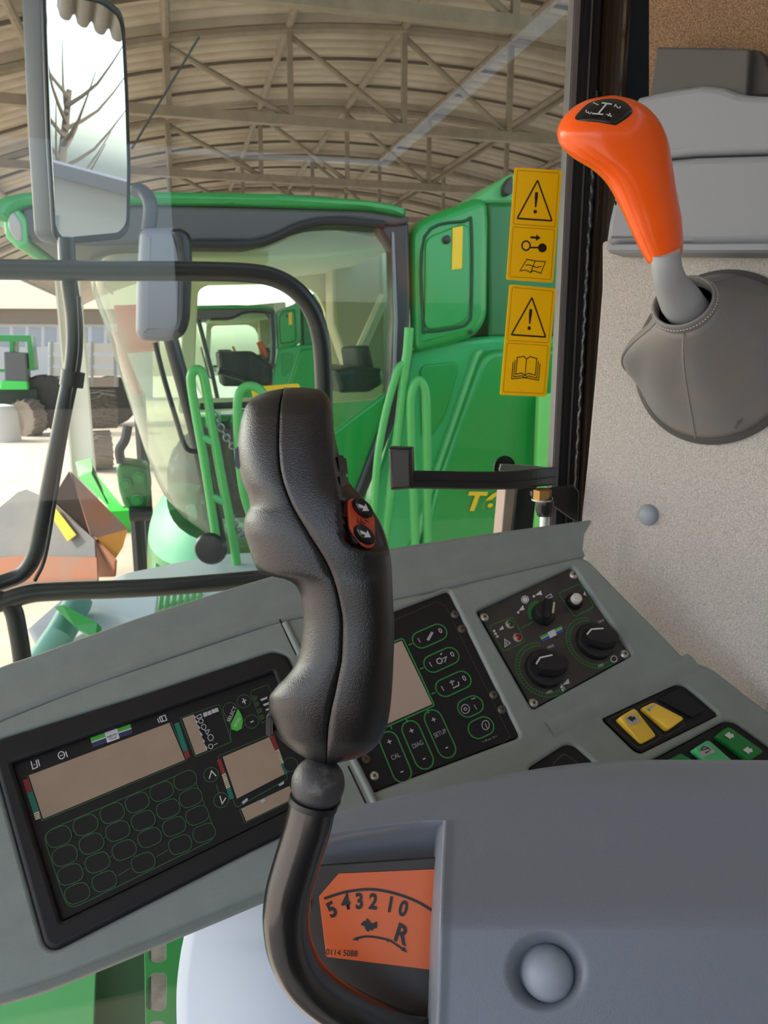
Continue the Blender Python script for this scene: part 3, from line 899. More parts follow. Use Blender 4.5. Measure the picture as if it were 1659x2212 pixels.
strokes('knife_icons', DK, [([(425, 1545), (434, 1541), (436, 1548), (427, 1551)], True), (ell((434, 1556), 5, 5, 8), True), (ell((440, 1569), 5, 6, 8), True),
        ([(443, 1577), (452, 1575), (448, 1586)], True), (ell((455, 1592), 6, 7, 8), True), (ell((455, 1611), 5, 5, 8), True), ([(462, 1608), (470, 1604)], False)], 0.0007, HT, M_grey, term)
patches('saw_teeth', DK, [[(418, 1543), (424, 1548), (421, 1551), (428, 1558), (425, 1562), (433, 1571), (429, 1574), (438, 1586), (434, 1590), (443, 1600), (440, 1604), (448, 1614), (447, 1621)],
        [(438, 1539), (446, 1536), (449, 1544), (441, 1548)], [(447, 1536), (455, 1533), (458, 1541), (450, 1544)], [(456, 1532), (470, 1527), (473, 1535), (459, 1540)]], HT, M_grey, term)
patches('icon_bars', DK, [[(562, 1509), (578, 1503), (577, 1508), (565, 1513)], [(568, 1520), (584, 1514), (583, 1519), (571, 1524)], [(573, 1531), (586, 1526), (586, 1530), (576, 1534)],
        [(562, 1729), (570, 1724), (575, 1728), (566, 1734)], [(522, 1732), (534, 1722), (536, 1727), (526, 1736)], [(602, 1694), (613, 1686), (614, 1692), (604, 1697)]], HT, M_grey, term)
vs = None
for x, y in ((551, 1506), (555, 1519), (561, 1533), (566, 1547)):
    c = DK.to2(x, y); poly2('indicator_lamp', DK, [[(c[0] + .0028 * math.cos(k * .6283), c[1] + .0028 * math.sin(k * .6283)) for k in range(10)]], H0 + 0.001, 0.001, 0.0002, mat('lamp dull green', (34, 56, 38), 0.3), term, 1)

# ---- control keypad
kp = thing('keypad_panel', DK.hit(900, 1500), 'black keypad panel with tan display and bright green pill outlines beside the hand grip', 'control panel')
HK = -0.0045
plate('panel_plate', DK, grow(KPQ, 0.99), [], HK, 0.004, 0.0006, M_screen, kp, 0.004)
KL = [(716, 1442), (868, 1384), (934, 1521), (782, 1588)]
plate('display', DK, KL, [], HK + 0.0006, 0.001, 0.0001, mat('lcd pale', (172, 152, 136), 0.35), kp)
strokes('display_frame', DK, [(grow([(712, 1437), (872, 1375), (941, 1521), (780, 1592)], 1.0), True, 0.003),
        ([(884, 1390), (892, 1387)], False), ([(909, 1442), (917, 1439)], False), ([(934, 1496), (942, 1493)], False),
        ([(845, 1563), (848, 1572)], False), ([(879, 1549), (882, 1558)], False), ([(925, 1529), (928, 1538)], False)], 0.0015, HK + 0.0007, M_green, kp)
strokes('plate_groove', DK, [([(655, 1421), (945, 1296), (965, 1306), (1105, 1588), (1085, 1606), (820, 1705)], False)], 0.0005, HK + 0.0003, mat('groove', (70, 66, 64), 0.5), kp)
HK2 = HK + 0.0014
for a, b in (((911, 1379), (949, 1362)), ((936, 1431), (975, 1413)), ((962, 1483), (1001, 1465))):
    k = key('pill_key', pill2(a, b, 0.0088), HK, M_screen, M_green, 0.0013, kp)
    ax = (a[0] - 4, a[1] + 2); bx_ = (b[0] + 4, b[1] - 2)
    text('one_mark', 'I', DK, *ax, 40, -18, 0.0052, M_white, k, HK2)
    text('zero_mark', '0', DK, *bx_, 40, -18, 0.0052, M_white, k, HK2)
strokes('pill_icons', DK, [([(924, 1380), (934, 1362)], False), ([(927, 1381), (937, 1363)], False), (ell((951, 1425), 6, 6, 8), True), ([(958, 1420), (966, 1416), (962, 1428)], False), ([(953, 1412), (956, 1408)], False),
        ([(973, 1472), (983, 1468)], False), ([(976, 1467), (980, 1478)], False), ([(980, 1484), (993, 1478), (992, 1470)], False)], 0.0012, HK2, M_grey, kp)
for a, b, s in (((842, 1598), (870, 1666), 'CAL'), ((890, 1574), (918, 1638), 'DIAG'), ((938, 1550), (967, 1614), 'SETUP')):
    k = key('pill_key', pill2(a, b, 0.0088), HK, M_screen, M_green, 0.0013, kp)
    c = ((a[0] + b[0]) / 2, (a[1] + b[1]) / 2)
    text('plus_mark', '+', DK, a[0] + 1, a[1] + 3, 40, -18, 0.0065, M_white, k, HK2)
    text('minus_mark', '-', DK, b[0] - 1, b[1] - 3, 40, -18, 0.0075, M_white, k, HK2)
    text('key_lettering', s, DK, *c, 40, -18, 0.0042, M_grey, k, HK2, 0.8)
for a, b in (((1010, 1527), (1027, 1519)), ((1033, 1573), (1050, 1565))):
    key('pill_key', pill2(a, b, 0.0088), HK, M_screen, M_green, 0.0013, kp)
strokes('function_icons', DK, [(ell((1007, 1529), 9, 10), True), (ell((1007, 1529), 3, 3, 8), True), ([(1026, 1520), (1032, 1530)], False), ([(1020, 1508), (1029, 1505)], False),
        (ell((1051, 1564), 8, 10), True), ([(1050, 1560), (1054, 1570)], False)], 0.0008, HK2, M_grey, kp)
text('small_print', 'V 18 mm  30 in', DK, 1060, 1594, 45, -19, 0.0018, M_grey, kp, HK2)
def screw(x, y, r, m, parent, h, pl=DK):
    s = lathe('screw', [(r, h), (r, h + r * 0.25), (r * 0.8, h + r * 0.5), (r * 0.45, h + r * 0.62)], pl.hit(x, y), pl.n, m, parent, 18)
    q = Plane(pl.hit(x, y), pl.n, pl.x)
    vs, fs = [], []
    for ang in (0.5, 2.07):
        t = Vector((math.cos(ang), math.sin(ang))) * r * 0.42
        ribbon_verts(q, [tuple(-t), tuple(t)], r * 0.2, h + r * 0.645, False, vs, fs)
    mobj('cross_slot', vs, fs, M_inkblk, s)
    return s
for x, y, m in ((985, 1324, M_rust), (1000, 1355, M_rust), (1069, 1498, M_rust), (1087, 1530, M_rust), (792, 1637, M_rust), (810, 1674, M_chrome)):
    screw(x, y, 0.0045, mat('screw dark', (96, 90, 84), 0.45, 0.6) if m is M_rust and (int(x) % 2) else m, kp, HK)

# ---- knob panel
kn = thing('knob_panel', DK.hit(1200, 1385), 'square dark panel with two large dial knobs, a selector and a white push button', 'control panel')
HN = -0.006
plate('panel_plate', DK, grow(KNQ, 0.99), [], HN, 0.004, 0.0006, mat('dusty panel', (50, 47, 44), 0.5, noise=(40, (66, 60, 54), 0.35, 0.75), bump=(600, 0.1, 0.0004)), kn, 0.003)
for x, y in ((1049, 1329), (1243, 1237), (1354, 1409), (1156, 1515)): screw(x, y, 0.0052, M_chrome, kn, HN)
HP = HN + 0.0004
arcs = []
def dial(cx, cy, rad, a0, a1):
    c = DK.to2(cx, cy); vs, fs = [], []
    for rr in (rad, rad - 0.0042):
        ribbon_verts(DK, [(c[0] + rr * math.cos(a0 + (a1 - a0) * k / 40), c[1] + rr * math.sin(a0 + (a1 - a0) * k / 40)) for k in range(41)], 0.0006, HP, False, vs, fs)
    for k in range(33):
        w = a0 + (a1 - a0) * k / 32
        ribbon_verts(DK, [(c[0] + rr * math.cos(w), c[1] + rr * math.sin(w)) for rr in (rad, rad - 0.0042)], 0.0005, HP, False, vs, fs)
    mobj('dial_scale', vs, fs, M_green, kn)
D2 = math.radians
dial(1178, 1441, 0.0295, D2(62), D2(288))
dial(1284, 1383, 0.0290, D2(62), D2(288))
dial(1178, 1322, 0.0170, D2(75), D2(175))
strokes('green_boxes', DK, [([(1060, 1347), (1112, 1327), (1138, 1381), (1091, 1403)], True, 0.004), ([(1210, 1276), (1258, 1256), (1288, 1305), (1246, 1328)], True, 0.004), ([(1130, 1352), (1156, 1338)], False)], 0.0008, HP, M_green, kn)
logo([(1170, 1370), (1217, 1347), (1222, 1358), (1176, 1382)], HP, kn, M_blue, False)
for x, y, c, nm in ((1105, 1344, (10, 70, 34), 'green_lamp'), (1122, 1373, (130, 22, 26), 'red_lamp')):
    b = lathe(nm, [(0.0050, HN), (0.0050, HN + 0.0015), (0.0038, HN + 0.0022), (0.0034, HN + 0.003), (0.0022, HN + 0.0044), (0.0008, HN + 0.005)], DK.hit(x, y), DK.n, [mat('lamp rim', (150, 132, 116), 0.4), mat(nm + ' lens', c, 0.15)], kn, 18, fm=[0, 0, 0, 1, 1])
def big_knob(x, y, ang, name):
    c = DK.hit(x, y); k = lathe(name, [(0.0205, HN), (0.0205, HN + 0.004), (0.0195, HN + 0.0065), (0.0178, HN + 0.007)], c, DK.n, M_black, kn, 36)
    d = Vector((math.cos(ang), math.sin(ang)))
    q = Plane(c, DK.n, DK.x * d.x + DK.y * d.y)
    # wing: tapered pointer ridge, tall, pointed at one end
    prof = [(-0.0175, 0.0), (-0.013, 0.0085), (0.004, 0.0125), (0.0185, 0.0085), (0.0205, 0.0), (0.0185, -0.0085), (0.004, -0.0125), (-0.013, -0.0085)]
    rows = []
    for h, s in ((HN + 0.0065, 1.0), (HN + 0.012, 0.98), (HN + 0.0165, 0.90), (HN + 0.0180, 0.80)):
        rows.append([q.at(a * (0.97 if s < 1 else 1), b * s * (1.0 if h < HN + 0.016 else 0.85), h) for a, b in round2(prof, 0.003, 3)])
    g = grid('knob_wing', rows, M_black, k, True, False)
    mobj('wing_top', rows[-1], [tuple(range(len(rows[-1])))], M_black, k)
    vs, fs = [], []
    q2 = Plane(c, DK.n, q.x)
    ribbon_verts(q2, [(-0.016, -0.001), (-0.010, 0.0055), (0.004, 0.0075)], 0.0016, HN + 0.0186, False, vs, fs)
    mobj('pointer_line', vs, fs, M_white, k)
    return k
big_knob(1180, 1441, D2(-17 - 4), 'left_dial'); big_knob(1288, 1382, D2(-24 - 4), 'right_dial')
sel = lathe('selector_knob', [(0.0125, HN), (0.0125, HN + 0.006), (0.0112, HN + 0.011), (0.009, HN + 0.012)], DK.hit(1176, 1324), DK.n, M_black, kn, 28)
q = dirpl(1176, 1324, -4, 30)
box('selector_bar', q.at(0, 0, HN + 0.013), q.x * 0.0125, q.y * 0.0042, q.n * 0.0042, M_black, sel, 0.0012)
box('selector_line', q.at(-0.004, 0.0062, HN + 0.0145), q.x * 0.0066, q.y * 0.0011, q.n * 0.001, M_cream, sel)
wb = lathe('button_collar', [(0.0092, HN), (0.0092, HN + 0.004), (0.0078, HN + 0.0065), (0.0064, HN + 0.0065)], DK.hit(1243, 1296), DK.n, M_gloss, kn, 28)
lathe('white_button', [(0.0058, HN + 0.006), (0.0058, HN + 0.011), (0.0050, HN + 0.0122), (0.003, HN + 0.0125)], DK.hit(1243, 1296), DK.n, mat('button white', (206, 200, 192), 0.4), kn, 24)
patches('panel_icons', DK, [[(1124, 1315), (1133, 1302), (1137, 1312)], ell((1138, 1290), 6, 6, 8), [(1160, 1281), (1172, 1270), (1175, 1280)], [(1264, 1280), (1267, 1272), (1271, 1282)], [(1081, 1357), (1089, 1346), (1092, 1354)],
        [(1219, 1476), (1232, 1461), (1235, 1472)], ell((1123, 1318), 3, 3, 6), ell((1071, 1358), 3, 3, 6), ell((1074, 1364), 3, 3, 6), ell((1078, 1370), 3, 3, 6), ell((1217, 1480), 3, 3, 6), ell((1220, 1486), 3, 3, 6), ell((1157, 1283), 3, 3, 6)], HP + 0.0002, M_white, kn)
strokes('panel_outline_icons', DK, [(ell((1138, 1290), 8, 8, 9), True), ([(1183, 1284), (1194, 1278), (1197, 1284), (1187, 1288)], True), ([(1094, 1393), (1094, 1376), (1106, 1384)], True), ([(1097, 1388), (1098, 1381)], False), (ell((1331, 1419), 7, 7, 9), True), ([(1216, 1474), (1225, 1484)], False)], 0.0009, HP + 0.0002, M_white, kn)
for s, x, y in (('MAX', 1194, 1392), ('MIN', 1191, 1491), ('MAX', 1303, 1337), ('MIN', 1303, 1433)):
    text('dial_lettering', s, DK, x, y, 40, -19, 0.0028, M_white, kn, HP + 0.0002)

# ---- rocker switch banks
def bank(name, label, q, r=0.004, h=-0.004):
    t = thing(name, DK.hit(sum(p[0] for p in q) / len(q), sum(p[1] for p in q) / len(q)), label, 'switch panel')
    plate('switch_frame', DK, grow(q, 0.985), [], h, 0.006, 0.0012, M_bezel, t, r)
    return t
def rocker(name, q, h0, tiltpx, m, parent, lo=0.004, hi=0.009):
    """rocker cap: image quad (top-left, top-right, bottom-right, bottom-left); one end stands proud"""
    A, B, C, D = [Vector(DK.to2(*p)) for p in q]
    cor = round2([tuple(A), tuple(B), tuple(C), tuple(D)], 0.0035, 4)
    mid_t = (A + B) / 2; mid_b = (C + D) / 2; L = (mid_b - mid_t); LL = L.length_squared
    def hh(p):
        t = (Vector(p) - mid_t).dot(L) / LL
        if tiltpx > 0: return h0 + lo + (hi - lo) * max(0, (t - 0.45) / 0.55)
        return h0 + hi - (hi - lo) * min(1.0, t / 0.75)
    c = sum((Vector(p) for p in cor), Vector((0, 0))) / len(cor)
    n = len(cor); vs = []
    def lay(s, f):
        for p in cor:
            v = c + (Vector(p) - c) * s; vs.append(DK.at(v.x, v.y, f(p)))
    lay(1.0, lambda p: h0); lay(1.0, lambda p: hh(p) - 0.0012); lay(0.95, lambda p: hh(p) - 0.0002); lay(0.86, hh)
    fs = [(k * n + j, k * n + (j + 1) % n, (k + 1) * n + (j + 1) % n, (k + 1) * n + j) for k in range(3) for j in range(n)] + [tuple(range(3 * n, 4 * n))]
    o = mobj(name, vs, fs, m, parent); smooth_angle(o, 40)
    return o, hh
def rel(p): return (1120 + p[0] / 3.078, 1450 + p[1] / 3.078)
yb = bank('switch_panel', 'switch panel with two yellow rocker switches and one black blank', SWQ)
HS = -0.004
o, f1 = rocker('yellow_rocker', [rel(p) for p in ((652, 318), (762, 252), (922, 428), (822, 482))], HS, -1, M_yellow, yb)
up1 = DK.up(HS + 0.0088)
patches('rocker_icon', up1, [[rel(p) for p in ((706, 310), (768, 282), (806, 332), (742, 362))]], 0.0004, M_grey, o)
patches('arrow_print', up1, [[rel(p) for p in ((722, 314), (746, 296), (750, 306), (770, 302), (778, 322), (758, 328), (762, 342))]], 0.0007, M_inkblk, o)
o, f1 = rocker('yellow_rocker', [rel(p) for p in ((812, 246), (900, 204), (1082, 330), (990, 398))], HS, 1, M_yellow, yb, 0.005, 0.011)
up2 = DK.up(HS + 0.0052)
patches('rocker_icon', up2, [[rel(p) for p in ((846, 248), (906, 220), (942, 256), (880, 286))]], 0.0004, M_grey, o)
strokes('angle_print', up2, [([rel(p) for p in ((862, 254), (884, 276), (922, 258))], False), ([rel(p) for p in ((918, 240), (924, 258))], False)], 0.001, 0.0007, M_inkblk, o)
rocker('blank_rocker', [rel(p) for p in ((925, 176), (1078, 98), (1246, 262), (1160, 308))], HS, 1, M_bezel, yb, 0.002, 0.004)
strokes('rocker_surround', DK, [([rel(p) for p in ((602, 318), (768, 232), (968, 432), (812, 508))], True, 0.004), ([rel(p) for p in ((790, 238), (908, 180), (1128, 344), (980, 430))], True, 0.004)], 0.0008, HS + 0.0002, mat('groove', (70, 66, 64), 0.5), yb)
gb = bank('switch_panel', 'switch panel with green rocker switches half hidden by the armrest', SWG)
o, _ = rocker('green_rocker', [rel(p) for p in ((1304, 432), (1392, 368), (1622, 540), (1528, 600))], HS, 1, M_swgreen, gb, 0.006, 0.0075)
up3 = DK.up(HS + 0.0072)
ar = lambda x, y: [rel((x + a, y + b)) for a, b in ((-34, -2), (2, -26), (4, -12), (26, -10), (32, 12), (8, 16), (10, 28))]
patches('arrow_print', up3, [ar(1400, 428), ar(1524, 526)], 0.0006, M_white, o)
o, _ = rocker('mint_rocker', [rel(p) for p in ((1146, 526), (1250, 462), (1470, 630), (1350, 700))], HS, -1, M_mint, gb)
up4 = DK.up(HS + 0.0088)
patches('rocker_icon', up4, [[rel(p) for p in ((1184, 518), (1258, 488), (1310, 536), (1226, 572))]], 0.0003, M_grey, o)
strokes('box_print', up4, [([rel(p) for p in ((1212, 520), (1228, 503), (1262, 508), (1278, 528))], False), ([rel(p) for p in ((1210, 527), (1262, 514))], False), ([rel(p) for p in ((1238, 546), (1266, 532))], False)], 0.001, 0.0006, M_inkblk, o)
rocker('green_rocker', [rel(p) for p in ((1000, 585), (1084, 540), (1300, 700), (1180, 760))], HS, 1, M_swgreen, gb)
bb = bank('switch_panel', 'empty black switch recess next to the armrest top edge', SWB)
strokes('recess_line', DK, [([(1195, 1650), (1222, 1624), (1256, 1650), (1220, 1680)], True, 0.004)], 0.001, HS + 0.0002, MATS['groove'], bb)

# ------------------------------------------------------------------ armrest with lever slot
arm = thing('armrest', P(1300, 2212, 0.50) - ZZ * 0.25, 'slate grey armrest cover with a recessed lever slot, nearest the viewer', 'armrest')
DTAB = [(1600, 0.560), (1640, 0.545), (1700, 0.520), (1772, 0.497), (1850, 0.474), (1930, 0.451), (1975, 0.4395), (2010, 0.4335), (2100, 0.428), (2212, 0.421), (2420, 0.408)]
def AD(x, y):
    d = interp(DTAB, y)
    # dimple around the round cap
    r = math.hypot(x - 1180, y - 2098)
    if r < 92:
        t = r / 92
        d += 0.010 * (1 - max(0.0, (t - 0.62)) / 0.38) ** 2 if t > 0.62 else 0.010
    return d
ytop_t = [(640, 1800), (690, 1772), (720, 1758), (800, 1735), (900, 1710), (1000, 1690), (1100, 1671), (1200, 1655), (1300, 1645), (1400, 1641), (1659, 1642), (1900, 1655), (2500, 1720)]
ybot_t = [(640, 1822), (690, 1808), (750, 1793), (850, 1779), (935, 1772), (962, 1772), (2500, 1772)]
xs = [640 + (2500 - 640) * i / 200 for i in range(201)]
rows = []
for x in xs:
    yt, yb_ = interp(ytop_t, x), interp(ybot_t, x)
    r = [P(x, yt + 40, AD(x, yt) + 0.06), P(x, yt + 3, AD(x, yt) + 0.010), P(x, yt, AD(x, yt) + 0.003)]
    for k in range(1, 15): r.append(P(x, yt + (yb_ - yt) * k / 14, AD(x, yt + (yb_ - yt) * k / 14) - 0.001 * min(1, k / 3)))
    rows.append(r)
def xl_(y): return interp([(1772, 961), (1880, 956), (2000, 952), (2100, 949), (2212, 945), (2420, 936)], y)
ys = [1772 + (2420 - 1772) * i / 216 for i in range(217)]
grid('top_cover', rows, M_slate, arm)
rows = []
for y in ys:
    a = xl_(y); r = []
    # rolled left edge into the slot, then the face
    r += [P(a - 22, y, AD(a, y) + 0.045), P(a - 16, y, AD(a, y) + 0.010), P(a - 10, y, AD(a, y) + 0.004), P(a - 4, y, AD(a, y) + 0.0004)]
    for k in range(171):
        x = a + (1900 - a) * k / 170
        r.append(P(x, y, AD(x, y) - 0.001 - (0.0012 * max(0, 1 - k / 4.0) if k < 4 else 0)))
    rows.append(r)
grid('front_cover', rows, M_slate, arm)
# upper inner wall of the slot with a raised rim
rows = []
for i in range(41):
    x = 640 + (962 - 640) * i / 40
    yb_ = interp(ybot_t, x); d0 = AD(x, yb_)
    rows.append([P(x, yb_, d0 - 0.001), P(x, yb_ + 5, d0 - 0.0012), P(x, yb_ + 12, d0 + 0.002), P(x, yb_ + 22, d0 + 0.010), P(x, yb_ + 50, d0 + 0.014), P(x, interp([(640, 1895), (690, 1880), (820, 1869), (925, 1866), (940, 1870), (962, 1885)], x), d0 + 0.0165), P(x, 1900, d0 + 0.03)])
grid('slot_wall', rows, M_slate, arm)
# scale plate with print
SP = Plane(P(820, 1990, 0.478), (F_ * -0.97 + U_ * 0.23).normalized(), R_)
plate('slot_plate', SP, [(662, 1872), (990, 1850), (980, 2400), (760, 2400), (690, 2180), (664, 2060)], [], -0.002, 0.004, 0.0005, mat('slot plate dark', (44, 40, 38), 0.5, noise=(30, (60, 52, 46), 0.4, 0.8)), arm, 0.003)
dc = plate('scale_decal', SP, [(732, 1887, 0.0005), (975, 1876), (960, 2099), (705, 2067), (689, 1937, 0.0005)], [], -0.0012, 0.0009, 0.0002, M_decal, arm, 0.001)
tag(dc, 'orange speed scale label with numbers 5 to 0, a hare and the letter R')
hD = -0.0009
def spx(pts, n=5): return [tuple(p[:2]) for p in catmull([Vector((x, y, 0)) for x, y in pts], n)]
strokes('scale_arc', SP, [(spx([(700, 1942), (745, 1928), (800, 1922), (850, 1930), (900, 1948), (945, 1975)]), False)], 0.0016, hD, M_inkblk, dc)
for s, x, y, dx, dy in (('5', 717, 1967, 10, -5.5), ('4', 747, 1951, 10, -1.5), ('3', 776, 1949, 10, -.4), ('2', 806, 1950, 10, 1), ('1', 843, 1956, 10, 2), ('0', 871, 1965, 10, 3)):
    text('scale_digit', s, SP, x, y, dx, dy, 0.0086, M_inkblk, dc, hD, 0.86, 0.0, 0, 0.00045)
text('scale_letter', 'R', SP, 868, 2021, 10, 5, 0.0100, M_inkblk, dc, hD, 0.95, -0.1, 0, 0.0005)
text('part_number', '0114 5088', SP, 738, 2060, 20, 1.2, 0.0034, M_inkblk, dc, hD, 0.95)
strokes('travel_arrow', SP, [(spx([(766, 2029), (795, 2024), (837, 2031), (858, 2043), (876, 2056)]), False)], 0.0012, hD, M_inkblk, dc)
patches('arrow_heads', SP, [[(760, 2031), (774, 2024), (774, 2033)], [(880, 2059), (867, 2054), (873, 2046)], ell((838, 2032), 3.5, 3.5, 8)], hD + 0.0002, M_inkblk, dc)
patches('hare_print', SP, [[(779, 1997), (786, 1990), (791, 1990), (792, 1984), (795, 1986), (797, 1990), (800, 1989), (799, 1993), (804, 1996), (811, 1993), (813, 1991), (815, 1994), (814, 2001), (815, 2005), (808, 2007), (805, 2011), (798, 2010), (797, 2014), (792, 2012), (789, 2007), (787, 2001), (781, 2000)]], hD + 0.0001, M_inkblk, dc)
# dark lower liner of the slot and loose bracket edge seen beside the tube
tube('slot_edge', [P(662, 1940, 0.484), P(668, 2000, 0.484), P(676, 2055, 0.482), P(690, 2085, 0.480)], 0.004, mat('liner grey', (104, 104, 104), 0.5), arm, 8, 4)
rc = lathe('round_cap', [(0.0150, -0.006), (0.0150, 0.002), (0.0140, 0.006), (0.0110, 0.0095), (0.0070, 0.0118), (0.0030, 0.0128)], P(1180, 2098, 0.4365), (F_ * -0.96 + U_ * 0.28).normalized(), M_slate2, arm, 36)
tag(rc, 'pale domed plastic cap in a dished hollow')
# pale pedestal side below the console
rows = []
for t in range(0, 15):
    k = t / 14
    r = []
    for y, xa, d in ((1850, 402, 0.72), (2000, 402, 0.71), (2060, 393, 0.70), (2130, 385, 0.69), (2212, 385, 0.68), (2420, 392, 0.66)):
        x = xa + (760 - xa) * k
        r.append(P(x, y, d - 0.03 * k - 0.012 * math.sin(math.pi * k)))
    rows.append(catmull(r, 4))
o = grid('pedestal_side', rows, M_side, None, False, True, 0.004)
tag(o, 'pale blue-grey curved seat pedestal panel below the console', 'panel')

# ------------------------------------------------------------------ drive lever
lev = thing('drive_lever', P(900, 2240, 0.44), 'black hand grip drive lever with ball neck and bent tube', 'lever')
GXL = [(837, 628), (840, 604), (846, 575), (860, 545), (880, 530), (920, 518), (970, 513), (1000, 515), (1040, 523), (1078, 538), (1094, 540), (1110, 532), (1130, 527), (1150, 528), (1170, 534), (1200, 543), (1222, 551), (1236, 561), (1243, 578), (1250, 612), (1262, 636), (1290, 650), (1340, 655), (1390, 650), (1430, 640), (1460, 620), (1478, 602), (1490, 592), (1508, 581), (1530, 580), (1560, 589), (1590, 600), (1615, 625), (1633, 652), (1645, 680), (1651, 700)]
GXR = [(837, 660), (841, 690), (848, 702), (860, 711), (885, 718), (930, 722), (975, 731), (1010, 741), (1038, 752), (1065, 775), (1095, 800), (1130, 822), (1175, 838), (1220, 846), (1290, 849), (1360, 852), (1430, 850), (1500, 846), (1560, 838), (1598, 823), (1625, 797), (1640, 765), (1648, 730), (1651, 712)]
GXS = [(837, 613), (870, 606), (910, 603), (960, 602), (1000, 604), (1030, 609), (1085, 628), (1150, 665), (1215, 705), (1250, 720), (1290, 731), (1350, 740), (1420, 738), (1460, 731), (1500, 723), (1540, 714), (1580, 708), (1620, 706), (1651, 705)]
RIDGE = [(860, 712), (874, 717), (940, 719), (990, 721), (1077, 733), (1140, 739), (1160, 743), (1176, 752), (1186, 775), (1196, 815), (1205, 850)]
PG = 2.7
def gdc(y): return 0.400 - 0.010 * math.sin(math.pi * (y - 837) / 814)
def gb_(y): return interp([(836, 0.006), (840, 0.010), (848, 0.0145), (865, 0.0185), (900, 0.021), (1000, 0.0225), (1130, 0.0235), (1250, 0.021), (1350, 0.0195), (1450, 0.021), (1540, 0.0225), (1600, 0.021), (1630, 0.0165), (1645, 0.012), (1652, 0.007)], y)
def sst(a, b, v):
    t = min(1, max(0, (v - a) / (b - a))); return t * t * (3 - 2 * t)
def recess(x, y):
    r = interp(RIDGE, y)
    return 0.0075 * sst(r - 1, r + 7, x) * sst(925, 985, y) * (1 - sst(1182, 1198, y))
def gnear(x, y):
    a0, a1 = interp(GXL, y), interp(GXR, y); xc, a = (a0 + a1) / 2, (a1 - a0) / 2
    t = min(1.0, abs(x - xc) / a)
    return gdc(y) - gb_(y) * (1 - t ** PG) ** (1 / PG) + recess(x, y)
NR = 150
def half(side):
    rows = []
    for i in range(NR + 1):
        y = 837 + 814 * ((1 - math.cos(math.pi * i / NR)) / 2 * 0.35 + i / NR * 0.65)
        a0, a1, xs_ = interp(GXL, y), interp(GXR, y), interp(GXS, y)
        xc, a = (a0 + a1) / 2, max((a1 - a0) / 2, 0.5)
        gap = 1.3
        row = []
        xe = xs_ - gap if side < 0 else xs_ + gap
        c = max(-0.985, min(0.985, (xe - xc) / a))
        ph = math.acos(math.copysign(abs(c) ** (PG / 2), c))
        n = 56
        for j in range(n + 1):
            t = j / n
            w = ph + (math.pi - ph) * 2 * t if side < 0 else ph * (1 - 2 * t)
            cc, ss = math.cos(w), math.sin(w)
            x = xc + a * math.copysign(abs(cc) ** (2 / PG), cc)
            s_ = math.copysign(abs(ss) ** (2 / PG), ss)
            d = gdc(y) - gb_(y) * s_
            if s_ > 0: d += recess(x, y) * min(1, s_ * 2)
            # soft rolled edge at the seam
            if side < 0 and j < 4: d += 0.0010 * (1 - j / 4) ** 2
            if side > 0 and j < 3: d += 0.0006 * (1 - j / 3) ** 2
            row.append(P(x, y, d))
        dd = gnear(xe, y)
        row.insert(0, P(xs_ + (gap if side < 0 else -gap) * 0.2, y, dd + 0.004))
        rows.append(row)
    for k in (0, -1):        # close top and bottom
        c = sum(rows[k], Vector((0, 0, 0))) / len(rows[k])
        if k == 0: rows.insert(0, [c] * len(rows[0]))
        else: rows.append([c] * len(rows[-1]))
    o = grid('grip_shell', rows, M_grip, lev, False, True)
    return o
half(-1); half(1)
# button panel on the grip's right flank
def gp(x, y, e=0.0): return P(x, y, gnear(x, y) - e)
BP = plane3(gp(753, 1079), gp(806, 1118), gp(790, 1176)); BP.o = gp(780, 1130, 0.0012)
bpn = plate('button_plate', BP, [(752, 1081), (763, 1075), (786, 1086), (810, 1118), (811, 1176), (801, 1185), (786, 1179), (757, 1140)], [], 0.0, 0.002, 0.0004, M_btnor, lev, 0.002)
def oval(x, y, a, b, rot):
    c = BP.to2(x, y); d = Vector(BP.to2(x + math.cos(rot) * 10, y + math.sin(rot) * 10)) - Vector(c); d.normalize(); e = Vector((-d.y, d.x))
    pts = [tuple(Vector(c) + d * a * math.cos(2 * math.pi * k / 24) + e * b * math.sin(2 * math.pi * k / 24)) for k in range(24)]
    return poly2('push_button', BP, [pts], 0.004, 0.005, 0.0012, M_gloss, bpn)
for x, y in ((779, 1100), (783, 1157)):
    ob = oval(x, y, 0.0062, 0.0036, math.radians(44))
    up = BP.up(0.0041)
    patches('arrow_print', up, [[(x - 6, y - 12), (x + 8, y - 6), (x + 10, y - 12), (x + 18, y + 4), (x + 3, y + 4), (x + 5, y - 1), (x - 4, y - 4)]], 0.0002, M_white, ob)
strokes('plate_print', BP, [([(772, 1120), (772, 1128), (780, 1132)], False), ([(779, 1121), (779, 1128), (788, 1131)], False), ([(787, 1124), (796, 1128)], False)], 0.0005, 0.0003, M_inkblk, bpn)
for (x, y, sz) in ((737, 1006, 1.0), (741, 1048, 1.0), (744, 1098, 1.0)):
    q = P(x - 4, y, gnear(x - 6, y) + 0.004)
    b = box('side_button', q, (R_ * 0.9 - F_ * 0.43).normalized() * 0.0022, (U_ - R_ * 0.12).normalized() * 0.0055 * sz, (F_ * 0.9 + R_ * 0.4).normalized() * 0.006, M_gloss, lev, 0.0014)
for (x, y) in ((516, 990), (582, 1562)):
    box('trigger', P(x + 3, y, gdc(y)), R_ * 0.0018, U_ * 0.0055, F_ * 0.006, M_gloss, lev, 0.001)
